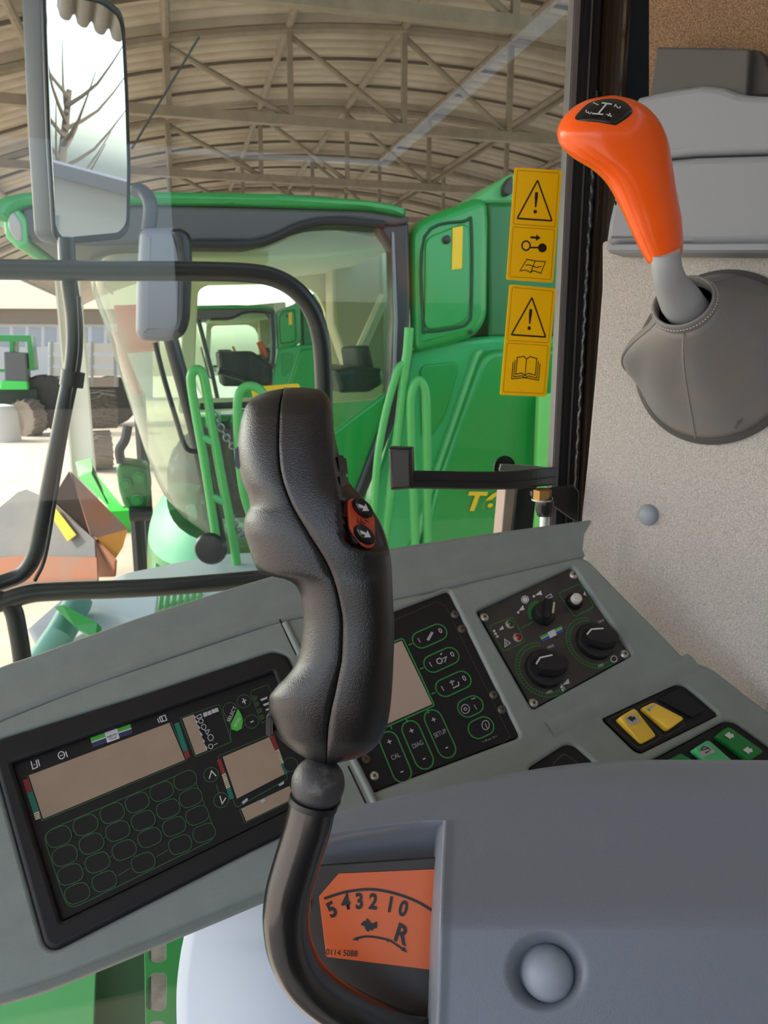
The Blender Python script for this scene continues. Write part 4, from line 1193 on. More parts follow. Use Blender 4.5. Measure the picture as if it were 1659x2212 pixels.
# neck ball and tube
bc_ = P(687, 1693, 0.4005)
br = 58 * 0.4 / FPX
prof = [(br * math.cos(a), br * math.sin(a)) for a in [math.radians(d) for d in range(-72, 74, 8)]]
prof = [(0.010, -br * 1.02)] + prof + [(0.0075, br * 1.15)]
lathe('neck_ball', prof, bc_, (P(695, 1640, 0.400) - P(680, 1740, 0.40)).normalized(), M_ball, lev, 40, ang=60)
tpts = [P(678, 1728, 0.4005), P(664, 1790, 0.401), P(640, 1868, 0.402), P(622, 1935, 0.403), P(618, 1995, 0.406), P(630, 2060, 0.411), P(668, 2125, 0.420), P(740, 2180, 0.432), P(840, 2225, 0.445), P(960, 2262, 0.458)]
tube('lever_tube', tpts, 50.5 * 0.402 / FPX, M_tubeblk, lev, 32, 8)
tube('tube_collar', [P(678.5, 1727, 0.4005), P(675.5, 1740, 0.4006)], 53.5 * 0.402 / FPX, M_black, lev, 32)

# ------------------------------------------------------------------ outside: own rails and mirror
M_ctube = mat('rail black', (30, 30, 33), 0.34, noise=(8, (48, 44, 42), 0.45, 0.85))
M_mhouse = mat('mirror housing', (62, 63, 68), 0.45, bump=(500, 0.1, 0.001))
rail = thing('hand_rail', P(300, 1290, 1.5) - ZZ * 0.9, 'black bent tube rail frame outside the window', 'railing')
def rp(x, y, k=0.0):          # on the rail plane, parallel to the machine
    q = Plane(P(500, 600, 1.5) + WW * k, -WW, UU); return q.hit(x, y)
rr = 0.0185
tube('top_tube', [rp(-140, 582), rp(0, 582), rp(200, 585), rp(420, 586), rp(540, 590), rp(600, 603), rp(645, 632), rp(676, 675), rp(692, 730), rp(698, 800), rp(700, 900), rp(700, 1100)], rr, M_ctube, rail, 20, 6)
tube('bottom_tube', [rp(-60, 1318), rp(0, 1302), rp(60, 1284), rp(120, 1278), rp(350, 1268), rp(600, 1247), rp(720, 1238)], rr, M_ctube, rail, 20, 5)
tube('corner_tube', [rp(-40, 1290), rp(20, 1305), rp(40, 1370), rp(55, 1480)], rr * 0.95, M_ctube, rail, 16, 5)
tube('mirror_arm', [rp(143, 515, 0.04), rp(148, 600, 0.04), rp(160, 690, 0.04), rp(158, 780, 0.04), rp(135, 900, 0.04), rp(112, 1020, 0.04), rp(95, 1110, 0.04), rp(78, 1190, 0.04), rp(52, 1236, 0.04), rp(10, 1256, 0.04), rp(-40, 1270, 0.03)], 0.0155, M_ctube, rail, 16, 6)
tube('arm_cable', [rp(170, 640, 0.02), rp(172, 760, 0.02), rp(152, 880, 0.03), rp(122, 1060, 0.03), rp(98, 1200, 0.02), rp(75, 1255, 0.02)], 0.004, M_rubber, rail, 8, 6)
lathe('tube_clamp', [(0.022, -0.015), (0.022, 0.015)], rp(156, 818, 0.04), (rp(158, 780) - rp(148, 850)).normalized(), M_rubber, rail, 16)

# rear-view mirror, turned to show the rear of the machine
mir = thing('rear_view_mirror', P(145, 540, 1.42), 'tall black rear-view mirror reflecting sky and roof at the upper left', 'mirror')
MP = Plane(P(190, 270, 1.45), Vector((0.885, -0.44, -0.14)).normalized(), Vector((0.5, 0.85, 0)))
Gq = [(96, -30), (225, 0), (262, 28), (270, 60), (277, 200), (282, 360), (280, 490), (262, 511), (135, 523), (120, 505), (108, 300)]
plate('mirror_housing', MP, grow(Gq, 1.03), [], 0.0, 0.060, 0.012, M_mhouse, mir, 0.012, 0, 3)
plate('mirror_frame', MP, grow(Gq, 1.025), [grow(Gq, 0.965)], 0.006, 0.010, 0.003, M_rubber, mir, 0.012, 0.012)
plate('mirror_glass', MP, grow(Gq, 0.97), [], 0.002, 0.002, 0.0003, M_mirror, mir, 0.012)
MPb = MP.up(-0.085)
plate('back_shell', MP, grow(Gq, 1.0), [], -0.060, 0.035, 0.014, mat('mirror back shell', (148, 150, 160), 0.4), mir, 0.014, 0, 3)
tube('mirror_foot', [P(143, 515, 1.45), P(144, 560, 1.47), P(146, 600, 1.50)], 0.016, M_ctube, mir, 12)

# ------------------------------------------------------------------ green sheet metal of the own machine below the console
M_cgreen = mat('machine green', (30, 140, 62), 0.35, coat=0.2, noise=(3, (44, 150, 74), 0.4, 0.8))
M_lgr = mat('machine green light', (96, 186, 112), 0.4)
plt = thing('step_frame', P(200, 2250, 1.25) - ZZ * 0.3, 'green slotted sheet metal frame seen below the console', 'frame')
FP = Plane(P(250, 2100, 1.2), (F_ * -0.8 + U_ * 0.6).normalized(), R_)
plate('slotted_plate', FP, [(310, 1960), (420, 1930), (430, 2500), (318, 2500)],
      [[(324, 2020), (358, 2010), (358, 2072), (348, 2079), (330, 2079), (322, 2072)], [(320, 2110), (330, 2102), (356, 2102), (359, 2110), (358, 2176), (348, 2185), (328, 2183), (315, 2176)], [(318, 2215), (330, 2206), (350, 2206), (358, 2216), (358, 2290), (318, 2290)]], 0.0, 0.006, 0.001, M_cgreen, plt, 0.004, 0.006)
plate('channel_web', FP, [(180, 2030), (325, 1970), (325, 2500), (170, 2500)], [], -0.03, 0.006, 0.001, mat('machine green deep', (14, 78, 34), 0.5), plt)
plate('outer_plate', FP, [(-200, 2180), (210, 2010), (190, 2500), (-200, 2500)], [], 0.004, 0.006, 0.001, M_lgr, plt)
ubox('wall_lower', -0.9, 0.6, 1.55, 1.6, 1.2, 1.9, mat('stone rubble', (150, 146, 146), 0.9, noise=(14, (96, 92, 90), 0.35, 0.7)))['kind'] = 'structure'

# ------------------------------------------------------------------ ground, shed
M_ground = mat('yard concrete', (200, 184, 168), 0.9, noise=(1.2, (180, 164, 148), 0.35, 0.75))
gv = [uw(-60, -40, 0), uw(60, -40, 0), uw(60, 90, 0), uw(-60, 90, 0)]
o = mobj('floor', gv, [(0, 1, 2, 3)], M_ground); tag(o, kind='structure')

M_sheet = mat('roof sheet', (196, 184, 170), 0.7, noise=(2.2, (172, 158, 144), 0.35, 0.8))
M_steel = mat('truss steel', (150, 138, 124), 0.6, noise=(6, (124, 112, 98), 0.4, 0.8))
CROWN_U, HALF, RAD, CROWN_Z = 3.5, 7.6, 16.5, 6.86
CZ = CROWN_Z - RAD
AMAX = math.asin(HALF / RAD)
ceil = bpy.data.objects.new('ceiling', None); ceil['_l'] = (0, 0, 0); COL.objects.link(ceil)
ceil['kind'] = 'structure'
def arch(a, w, dr): return uw(CROWN_U + (RAD + dr) * math.sin(a), w, CZ + (RAD + dr) * math.cos(a))
def arch_z(u, dr=0.0): return CZ + math.sqrt((RAD + dr) ** 2 - (u - CROWN_U) ** 2)
SHW = 1.12; STEP = 1.067; NSH = 36
W_START = 1.3
sheet_me = None
for b in range(NSH):
    w0 = W_START + b * STEP
    if sheet_me is None:
        rows = []
        for i in range(5 * 14 + 1):
            t = i / 70
            rows.append([arch(-AMAX + 2 * AMAX * j / 44, w0 + SHW * t, 0.10 * max(0.0, math.cos(2 * math.pi * t * 5)) ** 2 + 0.02 * math.cos(2 * math.pi * t * 5) + 0.09 * (0.5 - t)) for j in range(45)])
        s = grid('roof_sheet', rows, M_sheet, ceil); sheet_me = s.data; base_w = w0
    else:
        s = bpy.data.objects.new('roof_sheet', sheet_me); COL.objects.link(s); s.parent = ceil
        s.location = WW * (w0 - base_w)
M_lap = mat('lap strip dark', (92, 82, 72), 0.7)
for b in range(0, 22):
    tube('lap_strip', [arch(-AMAX + 2 * AMAX * j / 30, W_START + (b + 1) * STEP, -0.085) for j in range(31)], 0.022, M_lap, ceil, 5)
# trusses across the shed: straight tie, posts and falling braces under an arched rib
NODES = [0.1 + 1.37 * k for k in range(-3, 8)]
TZ = 5.60
def truss(w, label):
    t = thing('roof_truss', uw(CROWN_U, w, TZ), label, 'truss', 'roof trusses of the shed')
    ubox('tie_beam', -4.0, 11.0, w - 0.05, w + 0.05, TZ - 0.055, TZ + 0.055, M_steel, t)
    tube('arched_rib', [arch(-AMAX + 2 * AMAX * j / 30, w, -0.16) for j in range(31)], 0.055, M_steel, t, 6)
    for uk in NODES:
        ztop = arch_z(uk, -0.2)
        if ztop - TZ < 0.3: continue
        ubox('post', uk - 0.032, uk + 0.032, w - 0.032, w + 0.032, TZ + 0.05, ztop, M_steel, t)
    for a, b in zip(NODES[:-1], NODES[1:]):
        if a > 4.0: a, b = b, a
        if arch_z(a, -0.2) - TZ < 0.35: continue
        tube('brace', [uw(a, w + 0.03, arch_z(a, -0.22)), uw(b, w + 0.03, TZ + 0.04)], 0.036, M_steel, t, 8)
    return t
TW = [6.47 + 3.2 * k for k in range(6)]
TL = ['nearest roof truss, its tie beam cut by the top of the picture', 'second nearest roof truss with long falling braces', 'third roof truss, its tie beam just above the green cab roof', 'fourth roof truss from the viewer, low behind the green cab', 'fifth roof truss, mostly hidden behind the green cab', 'farthest roof truss of the shed']
for w, l in zip(TW, TL): truss(w, l)
# purlins run the length of the shed over every truss node
for uk in NODES:
    z_ = arch_z(uk, -0.13)
    tube('purlin', [uw(uk, W_START, z_), uw(uk, W_START + NSH * STEP, z_)], 0.048, M_steel, ceil, 8)

# ------------------------------------------------------------------ neighbouring green combine
M_fascia = mat('roof fascia dark', (76, 73, 72), 0.5)
M_cblack = mat('cab black', (34, 34, 37), 0.35)
M_beige = mat('cab lining', (240, 233, 206), 0.8)
M_beige2 = mat('cab lining warm', (206, 190, 164), 0.8)
M_shield = mat('shield green', (22, 148, 62), 0.3, coat=0.3)
M_handr = mat('rail green', (84, 176, 92), 0.35)
M_cglass = glass_mat('combine glass', (240, 250, 244), 1.4, haze=0.008)
M_wglass = glass_mat('windscreen glass', (236, 246, 230), 1.5, haze=0.20, hazecol=(232, 234, 212))  # bright cream reflections on the windscreen painted in as haze
M_ylab = mat('label yellow', (240, 196, 30), 0.5)
W0 = 3.75
CS = Plane(EYE + WW * W0, -WW, UU)
def csp(k): return Plane(EYE + WW * (W0 + k), -WW, UU)
def cpt(x, y, k=0.0): return csp(k).hit(x, y)
cmb = thing('combine_harvester', uw(0, W0 + 0.8, 0), 'green combine harvester with cab parked alongside, its tall side shield marked T6', 'combine')
def cp(name, pts, k, thick, bev, m, holes=(), r=0.02, parent=None, seg=2):
    """plate of the combine: near face at distance k beyond its side plane, thick metres deep"""
    return plate(name, csp(k), pts, list(holes), 0.0, thick, bev, m, parent or cmb, r, r, seg)
roof_pts = [(-30, 470), (-26, 446), (0, 424), (50, 413), (300, 411), (600, 416), (780, 428), (850, 438), (882, 452), (880, 466), (800, 452), (500, 442), (300, 440), (60, 442), (30, 456), (20, 480)]
cp('cab_roof', roof_pts, -0.10, 1.85, 0.03, M_cgreen)
cp('roof_fascia', [(50, 442), (300, 440), (800, 452), (884, 467), (885, 482), (850, 488), (760, 474), (690, 476), (640, 488), (590, 512), (540, 524), (420, 523), (200, 532), (70, 524), (40, 490)], -0.06, 1.75, 0.02, M_fascia)
tube('door_seal', [cpt(410, 528, -0.07), cpt(545, 527, -0.07), cpt(600, 511, -0.07), cpt(650, 488, -0.07), cpt(720, 478, -0.07), cpt(830, 486, -0.07)], 0.018, M_cblack, cmb, 8, 4)
cp('lamp_housing', [(2, 446), (30, 440), (56, 470), (60, 530), (40, 540), (10, 510)], -0.08, 1.6, 0.02, M_lgr)
cp('lamp_lens', [(14, 462), (30, 456), (46, 480), (48, 522), (34, 520), (18, 498)], -0.09, 0.05, 0.01, mat('lamp lens', (170, 160, 156), 0.15))
cp('rear_pillar', [(812, 486), (884, 478), (888, 640), (882, 790), (868, 880), (800, 1050), (756, 1150), (730, 1150), (775, 1045), (828, 905), (842, 820), (850, 700), (846, 540)], -0.05, 0.12, 0.02, M_cblack)
cp('pillar_trim', [(846, 500), (852, 500), (860, 700), (856, 800), (846, 860), (842, 850), (850, 790), (853, 690)], -0.06, 0.02, 0.004, mat('trim steel', (120, 122, 128), 0.35, 0.3))
cp('side_glass', [(330, 528), (545, 522), (640, 490), (830, 488), (846, 560), (848, 780), (836, 840), (722, 928), (560, 1180), (480, 1180), (400, 850)], 0.0, 0.008, 0.001, M_cglass)
cp('door_panel', [(838, 845), (722, 932), (650, 1060), (560, 1240), (520, 1420), (740, 1420), (790, 1080), (830, 905)], -0.02, 0.05, 0.015, M_shield)
tube('a_pillar', [cpt(315, 530, -0.01), cpt(345, 640, -0.01), cpt(371, 740, -0.01), cpt(405, 865, -0.01), cpt(435, 985, -0.01), cpt(475, 1170, -0.01)], 0.035, M_cblack, cmb, 10, 4)
tube('wiper_arm', [cpt(335, 740, -0.15), cpt(355, 820, -0.15), cpt(385, 920, -0.15), cpt(398, 960, -0.15), cpt(412, 974, -0.15), cpt(440, 974, -0.15)], 0.012, M_cblack, cmb, 8, 4)
# curved windscreen between the two front pillars
rows = []
sil = [(545, 183), (600, 190), (700, 222), (860, 268), (960, 298), (1070, 335), (1120, 362), (1150, 398), (1172, 440)]
apl = [(545, 318), (640, 345), (740, 371), (865, 405), (985, 435), (1100, 460), (1172, 475)]
for i in range(20):
    y = 548 + (1170 - 548) * i / 19
    A = cpt(interp(apl, y), y); S = csp(0.55).hit(interp(sil, y), y)
    ua, us = (A - EYE).dot(UU), (S - EYE).dot(UU); z = A.z
    Bq = max(0.05, ua - us)
    rows.append([uw(ua - Bq * math.sin(math.pi * j / 16) ** 0.8, W0 + 0.8 - 0.8 * math.cos(math.pi * j / 16), z) for j in range(17)])
grid('windscreen', rows, M_wglass, cmb)
tube('windscreen_seal', rows[-1], 0.014, M_cblack, cmb, 8)
for j in (0,):
    pass
# rounded apron under the windscreen, its top edge following the seal
sil2 = [(1120, 366), (1150, 340), (1180, 326), (1215, 319), (1260, 316), (1420, 318)]
def apron_rows(ys, top):
    out = []
    for k in range(len(ys)):
        rw = []
        for jj in range(17):
            f_ = math.sin(math.pi * jj / 16)
            y = (1172 - 46 * f_) if (top and k == 0) else ys[k] - (10 * f_ if top and k == 1 else 0)
            A = cpt(484 + (y - 1172) * 0.05, y); S = csp(0.45).hit(interp(sil2, y), y)
            ua, us = (A - EYE).dot(UU), (S - EYE).dot(UU)
            rw.append(uw(ua - (ua - us) * f_ ** 0.75, W0 + 0.8 - 0.84 * math.cos(math.pi * jj / 16), A.z))
        out.append(rw)
    return out
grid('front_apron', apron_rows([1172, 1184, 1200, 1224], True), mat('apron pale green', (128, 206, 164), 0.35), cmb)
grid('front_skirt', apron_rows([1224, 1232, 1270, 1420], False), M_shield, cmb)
cp('reflector', [(400, 1092), (421, 1089), (428, 1124), (408, 1128)], 0.3, 0.01, 0.002, mat('pale label', (170, 220, 190), 0.5))
# cabin interior
cp('headliner', [(380, 500), (840, 480), (848, 540), (700, 555), (560, 562), (400, 560)], 0.3, 1.25, 0.02, M_beige)
cp('far_wall', [(404, 512), (862, 480), (866, 860), (384, 895)], 1.50, 0.05, 0.01, M_beige, holes=[[(428, 628), (445, 616), (640, 612), (680, 630), (702, 672), (704, 760), (700, 856), (418, 862)]], r=0.04)
cp('rear_lining', [(716, 560), (828, 545), (838, 830), (770, 850), (720, 700)], 1.2, 0.25, 0.03, M_beige2)
tube('seat_belt', [cpt(830, 640, 1.1), cpt(790, 730, 1.1), cpt(762, 790, 1.0)], 0.035, mat('belt pale', (226, 220, 200), 0.7), cmb, 8)
lv = tube('window_lever', [cpt(711, 604, 1.44), cpt(712, 640, 1.42), cpt(711, 664, 1.44)], 0.022, mat('lever red', (226, 70, 30), 0.4), cmb, 8)
cp('seat_cushion', [(722, 800), (760, 790), (828, 796), (830, 830), (800, 848), (735, 850)], 0.5, 0.6, 0.04, M_cblack)
cp('seat_back', [(768, 750), (800, 745), (812, 800), (776, 806)], 0.6, 0.45, 0.04, mat('seat dark', (54, 54, 56), 0.7))
tube('steering_column', [cpt(470, 800, 0.7), cpt(520, 815, 0.75), cpt(560, 830, 0.8)], 0.02, M_cblack, cmb, 8)
tube('orange_stick', [cpt(560, 738, 1.0), cpt(568, 756, 1.0), cpt(574, 772, 1.0)], 0.02, M_orange, cmb, 8)
cp('dash_box', [(470, 760), (545, 758), (590, 790), (590, 835), (480, 835)], 0.9, 0.3, 0.02, M_cblack)
cp('sign_plate', [(542, 836), (648, 828), (650, 862), (548, 866)], -0.12, 0.01, 0.002, M_ylab)
cp('cross_beam', [(430, 872), (560, 868), (560, 880), (430, 886)], 0.2, 0.06, 0.01, M_cblack)
# outside mirror of the combine
cmi = cp('wing_mirror', [(300, 500), (312, 489), (392, 488), (412, 505), (415, 560), (410, 690), (400, 722), (370, 737), (306, 735), (292, 720), (294, 600)], -0.62, 0.16, 0.045, mat('wing mirror shell', (122, 123, 132), 0.45), r=0.05, seg=3)
cp('mirror_rim', [(366, 492), (392, 489), (414, 506), (416, 560), (411, 690), (401, 722), (372, 738), (380, 700), (384, 560)], -0.635, 0.15, 0.03, M_cblack, r=0.04, parent=cmi)
tube('mirror_bracket', [cpt(292, 410, -0.5), cpt(312, 418, -0.52), cpt(324, 440, -0.55), cpt(324, 470, -0.55), cpt(320, 500, -0.55)], 0.028, M_mhouse, cmb, 10, 4)
tube('aerial', [cpt(284, 322, -0.4), cpt(430, 80, -0.4)], 0.004, M_cblack, cmb, 6)
# ladder rails
kL = -0.35
lad = tube('ladder_rail', [cpt(x, y, kL) for x, y in ((470, 1190), (462, 1130), (440, 990), (424, 900), (413, 830), (415, 806), (426, 798), (438, 808), (447, 850), (462, 940), (480, 1040), (500, 1140), (516, 1250))], 0.020, M_handr, cmb, 12, 5)
for a, b in (((431, 944), (464, 955)), ((454, 1072), (484, 1084))): tube('rung', [cpt(*a, kL), cpt(*b, kL)], 0.017, M_lgr, cmb, 8)
tube('grab_rail', [cpt(x, y, kL) for x, y in ((540, 1110), (526, 1060), (516, 980), (513, 900), (514, 862), (522, 842), (538, 834), (556, 838), (570, 850))], 0.020, M_handr, cmb, 12, 5)
ch = []
for (x0, y0, x1, y1, sag) in ((448, 860, 512, 975, 12), (486, 1086, 525, 1160, 6)):
    for i in range(11):
        t = i / 10; ch.append(cpt(x0 + (x1 - x0) * t, y0 + (y1 - y0) * t + sag * math.sin(math.pi * t), kL))
        if i < 10 and True:
            pass
M_chain = mat('chain steel', (150, 152, 150), 0.35, 0.7)
for k in range(0, 21):
    if k == 10: continue
    a, b = ch[k], ch[k + 1]; t = (b - a); m_ = (a + b) / 2
    nn = (WW if k % 2 else t.cross(WW).normalized())
    tn = t.normalized(); L_ = t.length * 0.62
    loop = [m_ + tn * L_ * math.cos(2 * math.pi * q / 10) + nn * 0.014 * math.sin(2 * math.pi * q / 10) for q in range(10)]
    tube('chain_link', loop, 0.005, M_chain, cmb, 5, 0, True)
# rail pairs beside the shield
tube('boarding_rail', [cpt(x, y, -0.4) for x, y in ((884, 708), (880, 760), (874, 800), (866, 880), (852, 1000), (838, 1110), (830, 1180))], 0.021, M_handr, cmb, 12, 4)
tube('boarding_rail', [cpt(x, y, -0.4) for x, y in ((876, 786), (866, 790), (858, 804), (836, 880), (820, 960), (814, 1010), (809, 1080), (806, 1180))], 0.018, M_handr, cmb, 12, 4)
tube('boarding_rail', [cpt(x, y, -0.42) for x, y in ((898, 1200), (893, 1060), (888, 940), (887, 870), (893, 836), (904, 822), (914, 832), (920, 862), (922, 960), (922, 1080), (924, 1200))], 0.021, M_handr, cmb, 12, 5)
# tank and shield panels
cp('tank_panel', [(889, 510), (900, 482), (930, 463), (1036, 424), (1056, 432), (1060, 470), (1057, 690), (1030, 728), (905, 762), (893, 750), (889, 620)], -0.02, 0.5, 0.05, M_shield, r=0.06, seg=4)
inset = cp('service_door', [(920, 514), (1000, 482), (1014, 490), (1014, 660), (1008, 692), (985, 704), (926, 712), (918, 700)], -0.035, 0.02, 0.012, M_shield, r=0.04, seg=3)
tube('door_gap', [cpt(x, y, -0.022) for x, y in ((917, 512), (1003, 478), (1018, 488), (1018, 664), (1010, 697), (986, 708), (922, 716), (914, 700))], 0.008, mat('gap dark', (12, 70, 34), 0.6), cmb, 6, 5, True)
lb = cp('yellow_label', [(978, 492), (1000, 488), (998, 580), (976, 583)], -0.040, 0.003, 0.0005, M_ylab, r=0.005, parent=inset)
lathe('door_lock', [(0.02, 0.0), (0.02, 0.012), (0.012, 0.016)], cpt(964, 518, -0.036), -WW, M_cblack, inset, 16)
cp('tank_side', [(1054, 440), (1750, 420), (1750, 720), (1056, 730)], 0.10, 0.5, 0.02, mat('shield green shaded', (20, 112, 50), 0.35))  # turned face gets a darker green, its shade put into the colour
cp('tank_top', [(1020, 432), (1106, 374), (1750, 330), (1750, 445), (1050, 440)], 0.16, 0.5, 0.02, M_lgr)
cp('tank_notch', [(1092, 396), (1108, 376), (1108, 420), (1092, 422)], 0.10, 0.06, 0.004, M_cblack)
cp('body_side', [(888, 745), (1060, 726), (1750, 722), (1750, 1450), (740, 1450), (800, 1080), (868, 850)], 0.06, 0.4, 0.03, mat('body green light', (40, 168, 92), 0.35, coat=0.2))
sh = cp('side_shield', [(1046, 756), (1750, 730), (1750, 1450), (860, 1450), (940, 1060)], -0.02, 0.10, 0.035, M_shield, r=0.08, seg=4)
cp('shield_ridge', [(1030, 756), (1048, 754), (944, 1060), (900, 1200), (884, 1200), (926, 1060)], 0.02, 0.06, 0.02, M_lgr)
cp('access_panel', [(908, 790), (985, 782), (990, 800), (962, 900), (930, 945), (912, 945)], 0.045, 0.02, 0.008, M_shield, r=0.04)
lathe('panel_hole', [(0.012, 0), (0.012, 0.004)], cpt(1016, 718, -0.024), -WW, M_cblack, cmb, 12)
tx = text('model_lettering', 'T6', csp(-0.024), 1036, 1085, 40, 0.5, 0.098, M_ylab, sh, 0.004, 1.2, 0.25, 0.002, 0.004)
cp('light_post', [(1166, 850), (1212, 850), (1206, 1300), (1150, 1300)], -0.12, 0.05, 0.01, mat('post lime', (118, 214, 110), 0.4))
cp('floor_frame', [(330, 1240), (500, 1225), (900, 1200), (1260, 1200), (1260, 1300), (500, 1330), (330, 1330)], 0.1, 1.2, 0.02, M_cgreen)
# platform beside the cab with grille
plf = cp('platform', [(110, 1405), (250, 1330), (480, 1280), (720, 1262), (720, 1330), (480, 1352), (260, 1440), (110, 1500)], -0.75, 0.6, 0.01, mat('platform grey', (176, 186, 190), 0.5))
GP = Plane(cpt(400, 1300, -0.76), (-WW * 0.6 + ZZ * 0.8).normalized(), UU)
for k in range(7):
    x = 345 + k * 14
    plate('grille_slat', GP, [(x, 1286 + k * -1.5), (x + 9, 1285 - k * 1.5), (x + 5, 1316 - k * 2.5), (x - 4, 1317 - k * 2.5)], [], 0.0, 0.01, 0.002, M_handr, plf)
lathe('work_lamp', [(0.03, -0.02), (0.055, 0.0), (0.07, 0.04), (0.06, 0.06), (0.02, 0.065)], cpt(460, 1180, -0.5), (-WW - UU * 0.3).normalized(), M_cblack, cmb, 20)
# front axle tyre of the combine so that it stands on the ground
def tyre(name, c, axis, rad, wid, parent, m=None, lugs=22):
    m = m or mat('tyre rubber', (54, 52, 50), 0.8, noise=(20, (84, 78, 72), 0.4, 0.8))
    t = lathe(name, [(rad * 0.52, -wid * .42), (rad * 0.75, -wid * .5), (rad * 0.93, -wid * .48), (rad * 0.96, 0), (rad * 0.93, wid * .48), (rad * 0.75, wid * .5), (rad * 0.52, wid * .42)], c, axis, m, parent, 36)
    pl = Plane(c, axis, ZZ if abs(axis.normalized().z) < 0.9 else UU)
    vs, fs = [], []
    for k in range(lugs):
        for sgn in (1, -1):
            w = 2 * math.pi * (k + (0.5 if sgn > 0 else 0)) / lugs; b = len(vs)
            for rr_ in (0.93, 1.02):
                for (hh, dw) in ((0.0, 0.0), (0.0, 0.09), (wid * .5 * sgn, 0.28), (wid * .5 * sgn, 0.19)):
                    a = w + dw; vs.append(pl.at(rad * rr_ * math.cos(a), rad * rr_ * math.sin(a), hh))
            fs += [(b, b + 1, b + 2, b + 3), (b + 4, b + 5, b + 6, b + 7), (b, b + 1, b + 5, b + 4), (b + 1, b + 2, b + 6, b + 5), (b + 2, b + 3, b + 7, b + 6), (b + 3, b, b + 4, b + 7)]
    o = mobj('tread_lugs', vs, fs, m, t)
    return t
tyre('front_tyre', uw(0.2, W0 + 0.1, 0.9), WW, 0.9, 0.6, cmb)
tyre('rear_tyre', uw(4.2, W0 + 0.2, 0.6), WW, 0.6, 0.45, cmb)
# next machine in the row
c2 = copy_tree(cmb, WW * 4.6 + UU * 0.5, 'second green combine harvester farther along the row, seen through the cab windows', skip=('wing_mirror', 'mirror_bracket', 'aerial', 'ladder_rail', 'rung', 'grab_rail', 'chain_link', 'boarding_rail', 'work_lamp', 'platform', 'light_post', 'sign_plate'))
for o in (cmb, c2): o['group'] = 'combines parked in the shed'

# ------------------------------------------------------------------ yard on the left
def yp(x, y, d): return P(x, y, d)
# loader bucket
M_bgrey = mat('bucket steel', (118, 113, 112), 0.6, noise=(1.2, (136, 126, 120), 0.4, 0.7))
M_brust = mat('bucket rust', (176, 104, 72), 0.75, noise=(3, (150, 118, 104), 0.4, 0.75))
bk = thing('loader_bucket', P(130, 1255, 9.7), 'grey and rust loader bucket with a yellow strip standing on the yard', 'bucket')
def slab(name, pts, m, parent, th=0.03):
    """flat sheet with thickness through world points"""
    n = (pts[1] - pts[0]).cross(pts[2] - pts[0]).normalized() * th
    k = len(pts); vs = list(pts) + [p + n for p in pts]
    fs = [tuple(range(k)), tuple(range(2 * k - 1, k - 1, -1))] + [(i, (i + 1) % k, k + (i + 1) % k, k + i) for i in range(k)]
    return mobj(name, vs, fs, m, parent)
K_ = 1.38
def on3(a, b, c, pts):
    pl = plane3(P(*a[:2], a[2] * K_), P(*b[:2], b[2] * K_), P(*c[:2], c[2] * K_)); return [pl.hit(x, y) for x, y in pts]
FS = ((108, 1080, 7.05), (-60, 1262, 7.1), (207, 1166, 6.85))
slab('front_sheet', on3(*FS, [(108, 1080), (60, 1058), (42, 1064), (-60, 1150), (-60, 1262), (212, 1247), (207, 1166)]), M_bgrey, bk)
slab('rust_edge', [p - WW * 0.09 for p in on3(*FS, [(-60, 1206), (60, 1196), (210, 1200), (212, 1247), (-60, 1262)])], M_brust, bk)
slab('inner_sheet', on3((150, 1022, 7.3), (112, 1082, 7.1), (204, 1164, 7.0), [(150, 1020), (112, 1082), (206, 1166), (198, 1156)]), mat('bucket dark', (66, 48, 42), 0.8), bk)
OS = ((152, 1018, 7.3), (276, 1142, 7.2), (198, 1160, 6.95))
slab('outer_sheet', on3(*OS, [(152, 1018), (276, 1142), (248, 1212), (198, 1160)]), mat('bucket outer', (172, 116, 92), 0.6, noise=(0.9, (136, 130, 128), 0.4, 0.6)), bk)
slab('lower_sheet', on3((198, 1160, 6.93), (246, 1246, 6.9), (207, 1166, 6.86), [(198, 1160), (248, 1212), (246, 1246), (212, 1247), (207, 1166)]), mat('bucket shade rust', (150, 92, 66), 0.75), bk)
slab('ochre_edge', [p - WW * 0.03 for p in on3(*OS, [(204, 1162), (276, 1142), (266, 1180), (246, 1212)])], mat('ochre', (226, 156, 70), 0.6), bk, 0.01)
slab('yellow_strip', [p - WW * 0.09 for p in on3(*FS, [(108, 1102), (122, 1092), (168, 1152), (150, 1166)])], mat('strip yellow', (240, 186, 30), 0.5), bk, -0.02)
slab('cutting_edge', [p - WW * 0.14 for p in on3(*FS, [(-60, 1258), (212, 1243), (213, 1253), (-60, 1270)])], mat('cutting edge', (120, 96, 84), 0.6), bk)
fr = thing('lime_frame', P(215, 1120, 13.53), 'lime green hollow box beam behind the rusty bucket', 'beam')
slab('front_face', [P(163, 998, 13.53), P(196, 990, 13.53), P(200, 1016, 13.35), P(170, 1030, 13.35)], mat('lime', (110, 226, 110), 0.5), fr)
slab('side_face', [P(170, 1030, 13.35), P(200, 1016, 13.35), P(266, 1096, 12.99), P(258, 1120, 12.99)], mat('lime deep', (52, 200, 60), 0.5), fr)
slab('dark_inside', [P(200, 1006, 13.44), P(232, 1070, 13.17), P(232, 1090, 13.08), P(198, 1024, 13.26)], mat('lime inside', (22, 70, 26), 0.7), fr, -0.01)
slab('end_face', [P(230, 1072, 13.17), P(262, 1090, 13.08), P(266, 1118, 12.99), P(240, 1100, 13.08)], MATS['lime'], fr, -0.02)
_f = P(262, 1118, 13.0)
box('foot', Vector((_f.x, _f.y, 0.18)), UU * 0.25, WW * 0.2, ZZ * 0.18, MATS['lime deep'], fr)
post = thing('shed_post', P(172, 1000, 13.9), 'sunlit white steel post above the lime green beam', 'post')
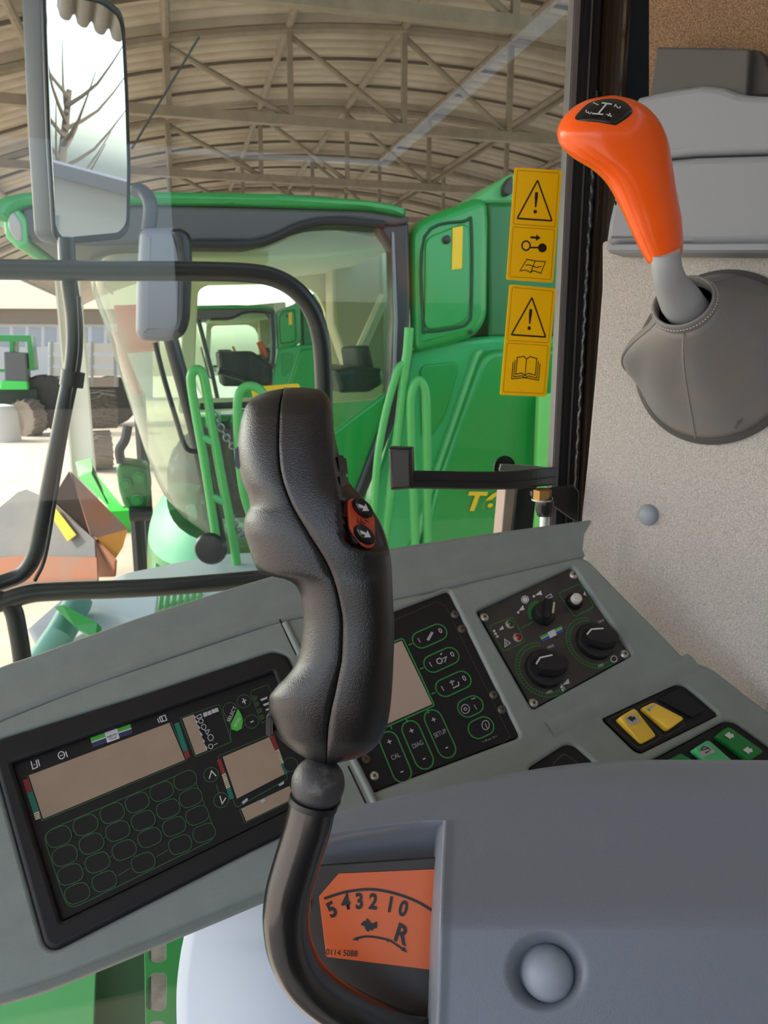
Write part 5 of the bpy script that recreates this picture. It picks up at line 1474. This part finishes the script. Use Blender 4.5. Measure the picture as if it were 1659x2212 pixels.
M_postw = mat('post white', (240, 236, 230), 0.6)
a0_, b0_ = P(158, 560, 13.9), P(180, 1010, 13.9)
bz = b0_.copy(); bz.z = 0.0
tz = a0_.copy()
cxy = (a0_ + b0_) / 2
ubx = lambda nm, du, dw, m: box(nm, Vector((b0_.x, b0_.y, 2.9)) + UU * du + WW * dw, UU * 0.015 if du else UU * 0.18, WW * (0.15 if du else 0.015), ZZ * 2.9, m, post)
ubx('web', 0, 0.001, M_postw)
for s in (-0.18, 0.18): ubx('flange', s, 0, M_postw)
# stacked tyres
for i, (x, y, d, rd, wd, lab) in enumerate(((216, 884, 19.4, 0.48, 0.75, 'upper large tractor tyre of the pair behind the white post'), (208, 972, 19.4, 0.48, 0.72, 'lower dusty tractor tyre of the pair behind the white post'))):
    c = P(x, y, d)
    m = mat('tyre dusty %d' % i, (92, 84, 78) if i == 0 else (150, 136, 124), 0.85, noise=(12, (130, 118, 106), 0.4, 0.8))
    t = thing('tractor_tyre', c - ZZ * rd, lab, 'tyre', 'old tyres in the yard')
    tyre('casing', c, (UU * 1.0 + WW * 0.2).normalized(), rd, wd, t, m, 16)
# white flatbed trailer
trl = thing('white_trailer', P(190, 905, 30), 'white slatted trailer parked in the sunlit yard', 'trailer')
TP = Plane(P(190, 780, 30), -WW, UU)
M_tw = mat('trailer white', (226, 220, 214), 0.6)
for y0, y1 in ((740, 762), (768, 788), (794, 812)):
    plate('side_board', TP, [(104, y0), (252, y0 + 2), (252, y1), (104, y1)], [], 0.0, 0.06, 0.01, M_tw, trl)
for x in (108, 150, 196, 246): plate('stake', TP, [(x, 736), (x + 6, 736), (x + 6, 836), (x, 836)], [], 0.03, 0.06, 0.01, mat('trailer post', (170, 168, 168), 0.6), trl)
plate('load_bed', TP, [(100, 815), (256, 815), (256, 836), (100, 836)], [], 0.02, 2.0, 0.01, mat('trailer bed', (168, 150, 138), 0.7), trl)
tyre('wheel', TP.hit(128, 866) + WW * 0.2, WW, 0.96, 0.4, trl, None, 14)
tyre('wheel', TP.hit(240, 866) + WW * 0.2, WW, 0.96, 0.4, trl, None, 14)
# green tractor
trc = thing('green_tractor', P(40, 940, 27), 'small green tractor with grey bonnet at the far left of the yard', 'tractor')
TQ = Plane(P(50, 850, 27), -WW, UU)
plate('cab_frame', TQ, [(-40, 722), (66, 724), (74, 800), (-40, 806)], [[(-30, 738), (20, 738), (20, 796), (-30, 798)], [(30, 738), (58, 738), (62, 796), (30, 796)]], 0.0, 1.0, 0.03, M_cgreen, trc, 0.03, 0.03)
plate('bonnet', TQ, [(8, 760), (56, 762), (60, 826), (10, 828)], [], 0.15, 0.7, 0.05, mat('bonnet grey', (92, 90, 92), 0.5), trc, 0.05)
plate('green_bumper', TQ, [(2, 822), (58, 824), (60, 842), (0, 842)], [], 0.2, 0.7, 0.03, mat('bumper lime', (70, 210, 90), 0.5), trc, 0.02)
plate('chassis', TQ, [(-40, 840), (80, 840), (84, 900), (-40, 904)], [], 0.0, 0.9, 0.03, mat('chassis dark', (40, 52, 40), 0.7), trc, 0.02)
tyre('front_wheel', TQ.hit(64, 902) - WW * 0.2, (WW + UU * 0.9).normalized(), 0.66, 0.55, trc, mat('tyre pale', (120, 106, 96), 0.85), 14)
tyre('rear_wheel', TQ.hit(94, 870) + WW * 0.5, WW, 0.95, 0.6, trc, None, 16)
rb = lathe('road_bollard', [(0.5, 0.0), (0.46, 1.0), (0.36, 1.2), (0.1, 1.25)], P(12, 955, 25.5), ZZ, mat('bollard concrete', (196, 190, 184), 0.8), None, 20)
tag(rb, 'pale concrete block on the yard in front of the green tractor', 'block')
# building across the yard
bd = thing('yard_building', P(100, 860, 46), 'long pale building with a white eave band across the yard', 'building')
BQ = Plane(P(100, 760, 46), -WW, UU)
plate('eave_band', BQ, [(-500, 604), (330, 606), (330, 668), (-500, 664)], [], 0.5, 1.5, 0.02, mat('eave cream', (250, 232, 206), 0.7), bd)
plate('eave_shade_strip', BQ, [(-500, 664), (330, 668), (330, 700), (-500, 696)], [], 0.1, 0.8, 0.02, mat('eave shade', (118, 100, 86), 0.8), bd)  # dark strip standing for the shade under the eave
plate('wall_sheet', BQ, [(-500, 690), (330, 694), (330, 900), (-500, 900)], [], -0.2, 0.2, 0.01, mat('building wall', (190, 184, 184), 0.8), bd)
for k in range(9):
    x = -40 + k * 34
    plate('wall_bay', BQ, [(x, 706), (x + 26, 707), (x + 26, 750), (x, 748)], [], -0.18, 0.05, 0.01, mat('bay glass', (150, 150, 160), 0.3), bd)
# red implement behind the windscreen
ri = thing('red_implement', P(262, 1100, 7.3), 'red farm implement seen through the pale windscreen', 'implement')
slab('red_panel', [P(246, 660, 7.3), P(330, 656, 7.3), P(338, 752, 7.3), P(262, 758, 7.3)], mat('implement red', (214, 30, 34), 0.5), ri, 0.12)
tube('red_frame', [P(246, 720, 7.3), P(276, 800, 7.3), P(300, 850, 7.3)], 0.05, MATS['implement red'], ri, 8)
ubx2 = P(300, 850, 7.3)
tube('implement_leg', [ubx2, Vector((ubx2.x, ubx2.y, 0))], 0.06, mat('implement dark', (50, 54, 50), 0.6), ri, 8)
# green drive unit between bucket and combine
gd_ = thing('green_gearbox', P(280, 1100, 6.4), 'dark green gearbox with hoses beside the combine apron', 'gearbox')
GQ = Plane(P(285, 1050, 6.4), -WW, UU)
plate('gear_case', GQ, [(250, 1010), (262, 1000), (318, 1008), (326, 1060), (318, 1100), (270, 1102), (256, 1060)], [], 0.0, 0.4, 0.04, mat('gear green', (22, 112, 48), 0.4), gd_, 0.05)
for x, y in ((272, 1044), (296, 1078), (300, 1030)): lathe('bearing_cap', [(0.05, 0), (0.05, 0.03), (0.03, 0.03), (0.03, 0.05)], GQ.hit(x, y), -WW, mat('cap green', (30, 134, 60), 0.35), gd_, 16)
tube('hose', [GQ.hit(262, 1000), GQ.hit(258, 972), GQ.hit(270, 950), GQ.hit(276, 920)], 0.04, M_cblack, gd_, 8, 4)
tube('support_leg', [GQ.hit(290, 1080) + WW * 0.2, Vector((GQ.hit(290, 1080).x, GQ.hit(290, 1080).y, 0)) + WW * 0.2], 0.06, M_cblack, gd_, 8)
tube('shaft', [GQ.hit(280, 1112), GQ.hit(330, 1108)], 0.06, M_cblack, gd_, 10)
# header frame in front of the neighbour, lower left
hd = thing('header_frame', P(150, 1420, 2.75) - ZZ * 0.4, 'grey-green header frame with a pivot link below the rail', 'header')
tube('cross_pipe', [P(60, 1470, 2.67), P(130, 1370, 2.67), P(170, 1300, 2.84)], 0.05, mat('header teal', (98, 150, 136), 0.5), hd, 10)
slab('link_plate', [P(118, 1312, 2.67), P(135, 1306, 2.67), P(210, 1345, 2.58), P(205, 1380, 2.58), P(160, 1352, 2.58)], M_cgreen, hd, 0.03)
slab('sheet', [P(60, 1360, 2.84), P(140, 1290, 2.92), P(150, 1330, 2.84), P(90, 1420, 2.75)], mat('header grey', (150, 152, 162), 0.5), hd, 0.02)
slab('panel', [P(160, 1300, 2.92), P(340, 1280, 2.92), P(330, 1350, 2.75), P(200, 1400, 2.75)], mat('header pale', (188, 200, 204), 0.5), hd, 0.02)

# ------------------------------------------------------------------ own cab shell out of view, added mainly to block and direct light
o = ubox('ceiling_light_block', -2.0, 0.75, -0.9, 1.25, CAMZ + 0.66, CAMZ + 0.74, mat('cab headliner', (196, 192, 184), 0.9)); tag(o, kind='structure')  # unseen cab roof, added to keep overhead sky and sun out
seat = thing('light_block_seat', uw(0.1, -0.42, 1.8), 'dark fabric driver seat behind the viewpoint', 'seat')  # unseen seat, added to darken the reflections in the window pane
M_seat = mat('seat fabric', (52, 52, 56), 0.9, noise=(200, (70, 70, 74), 0.4, 0.7))
ubox('seat_cushion', -0.25, 0.33, -0.72, -0.18, 2.16, 2.30, M_seat, seat, 0.04)
ubox('backrest', 0.33, 0.48, -0.72, -0.16, 2.25, 3.05, M_seat, seat, 0.05)
ubox('headrest', 0.35, 0.46, -0.58, -0.30, 3.07, 3.28, M_seat, seat, 0.04)
ubox('seat_base', -0.12, 0.26, -0.62, -0.28, 1.80, 2.16, M_cblack, seat, 0.02)
M_lining = mat('cab lining dark', (136, 134, 132), 0.9)
dl = ubox('door_light_block', -1.2, 0.02, -1.06, -1.0, 1.8, 2.45, M_dvinyl); tag(dl, kind='structure')  # unseen lower door panel, added to cut the veil on the glass
bp_ = ubox('wall_left_light_block', 0.02, 0.85, -1.06, -1.0, 1.8, CAMZ + 0.66, M_lining); tag(bp_, kind='structure')  # unseen wall added to close off light from behind the view
br_ = ubox('wall_rear_light_block', 0.80, 0.86, -1.0, 0.62, 1.8, CAMZ + 0.66, M_lining); tag(br_, kind='structure')  # unseen wall added so that light enters mainly from the front left
fl_ = ubox('floor_cab', -1.2, 0.86, -1.06, 0.55, 1.72, 1.80, M_lining); tag(fl_, kind='structure')
# things behind, seen only in the mirror: hedge of bare trees and a pale store building
M_bark = mat('bark', (92, 80, 70), 0.9)
for k, (a, b) in enumerate(((21, -2.0), (23, 1.5), (22, 5))):
    t = thing('bare_tree', uw(a, b, 0), ['bare tree standing beyond the shed, the left one in the mirror', 'bare tree standing beyond the shed, the middle one in the mirror', 'bare tree standing beyond the shed, the right one in the mirror'][k], 'tree', 'bare trees in the mirror')
    base = uw(a, b, 0)
    tube('trunk', [base, base + ZZ * 2.5, base + ZZ * 5 + UU * 0.2], [0.2, 0.14, 0.07], M_bark, t, 8, 3)
    for j in range(16):
        w = j * 2.4; h = 1.8 + j * 0.2; p = base + ZZ * h
        d = UU * math.cos(w) + WW * math.sin(w)
        tube('branch', [p, p + d * 0.8 + ZZ * 0.7, p + d * 1.5 + ZZ * 1.9], [0.06, 0.035, 0.01], M_bark, t, 5, 2)
sb = thing('store_building', uw(14, 0, 0), 'low pale store building reflected in the mirror', 'building')
ubox('store_wall', 13.0, 18.0, -6, 3.2, 0, 3.0, mat('store wall', (186, 182, 176), 0.8), sb)
ubox('store_roof', 12.7, 18.3, -6.3, 3.5, 3.0, 3.2, mat('store roof', (120, 116, 118), 0.7), sb)
for k in range(3): ubox('store_window', 12.97, 13.02, -4 + k * 2.2, -2.8 + k * 2.2, 1.4, 2.4, mat('store pane', (120, 140, 170), 0.15), sb)
# side of the own machine behind the cab
om = thing('own_machine_body', uw(2.5, 0.6, 0), 'green and orange side of the own machine reflected low in the mirror', 'machine body')
ubox('tank_wall', 1.1, 5.0, -1.2, 0.75, 1.4, 3.4, M_cgreen, om, 0.05)
ubox('orange_guard', 1.3, 4.6, 0.76, 0.82, 1.5, 2.6, mat('guard orange', (214, 120, 80), 0.6), om, 0.01)

for r in ROOTS:
    if '_l' in r: del r['_l']
if '_l' in ceil: del ceil['_l']
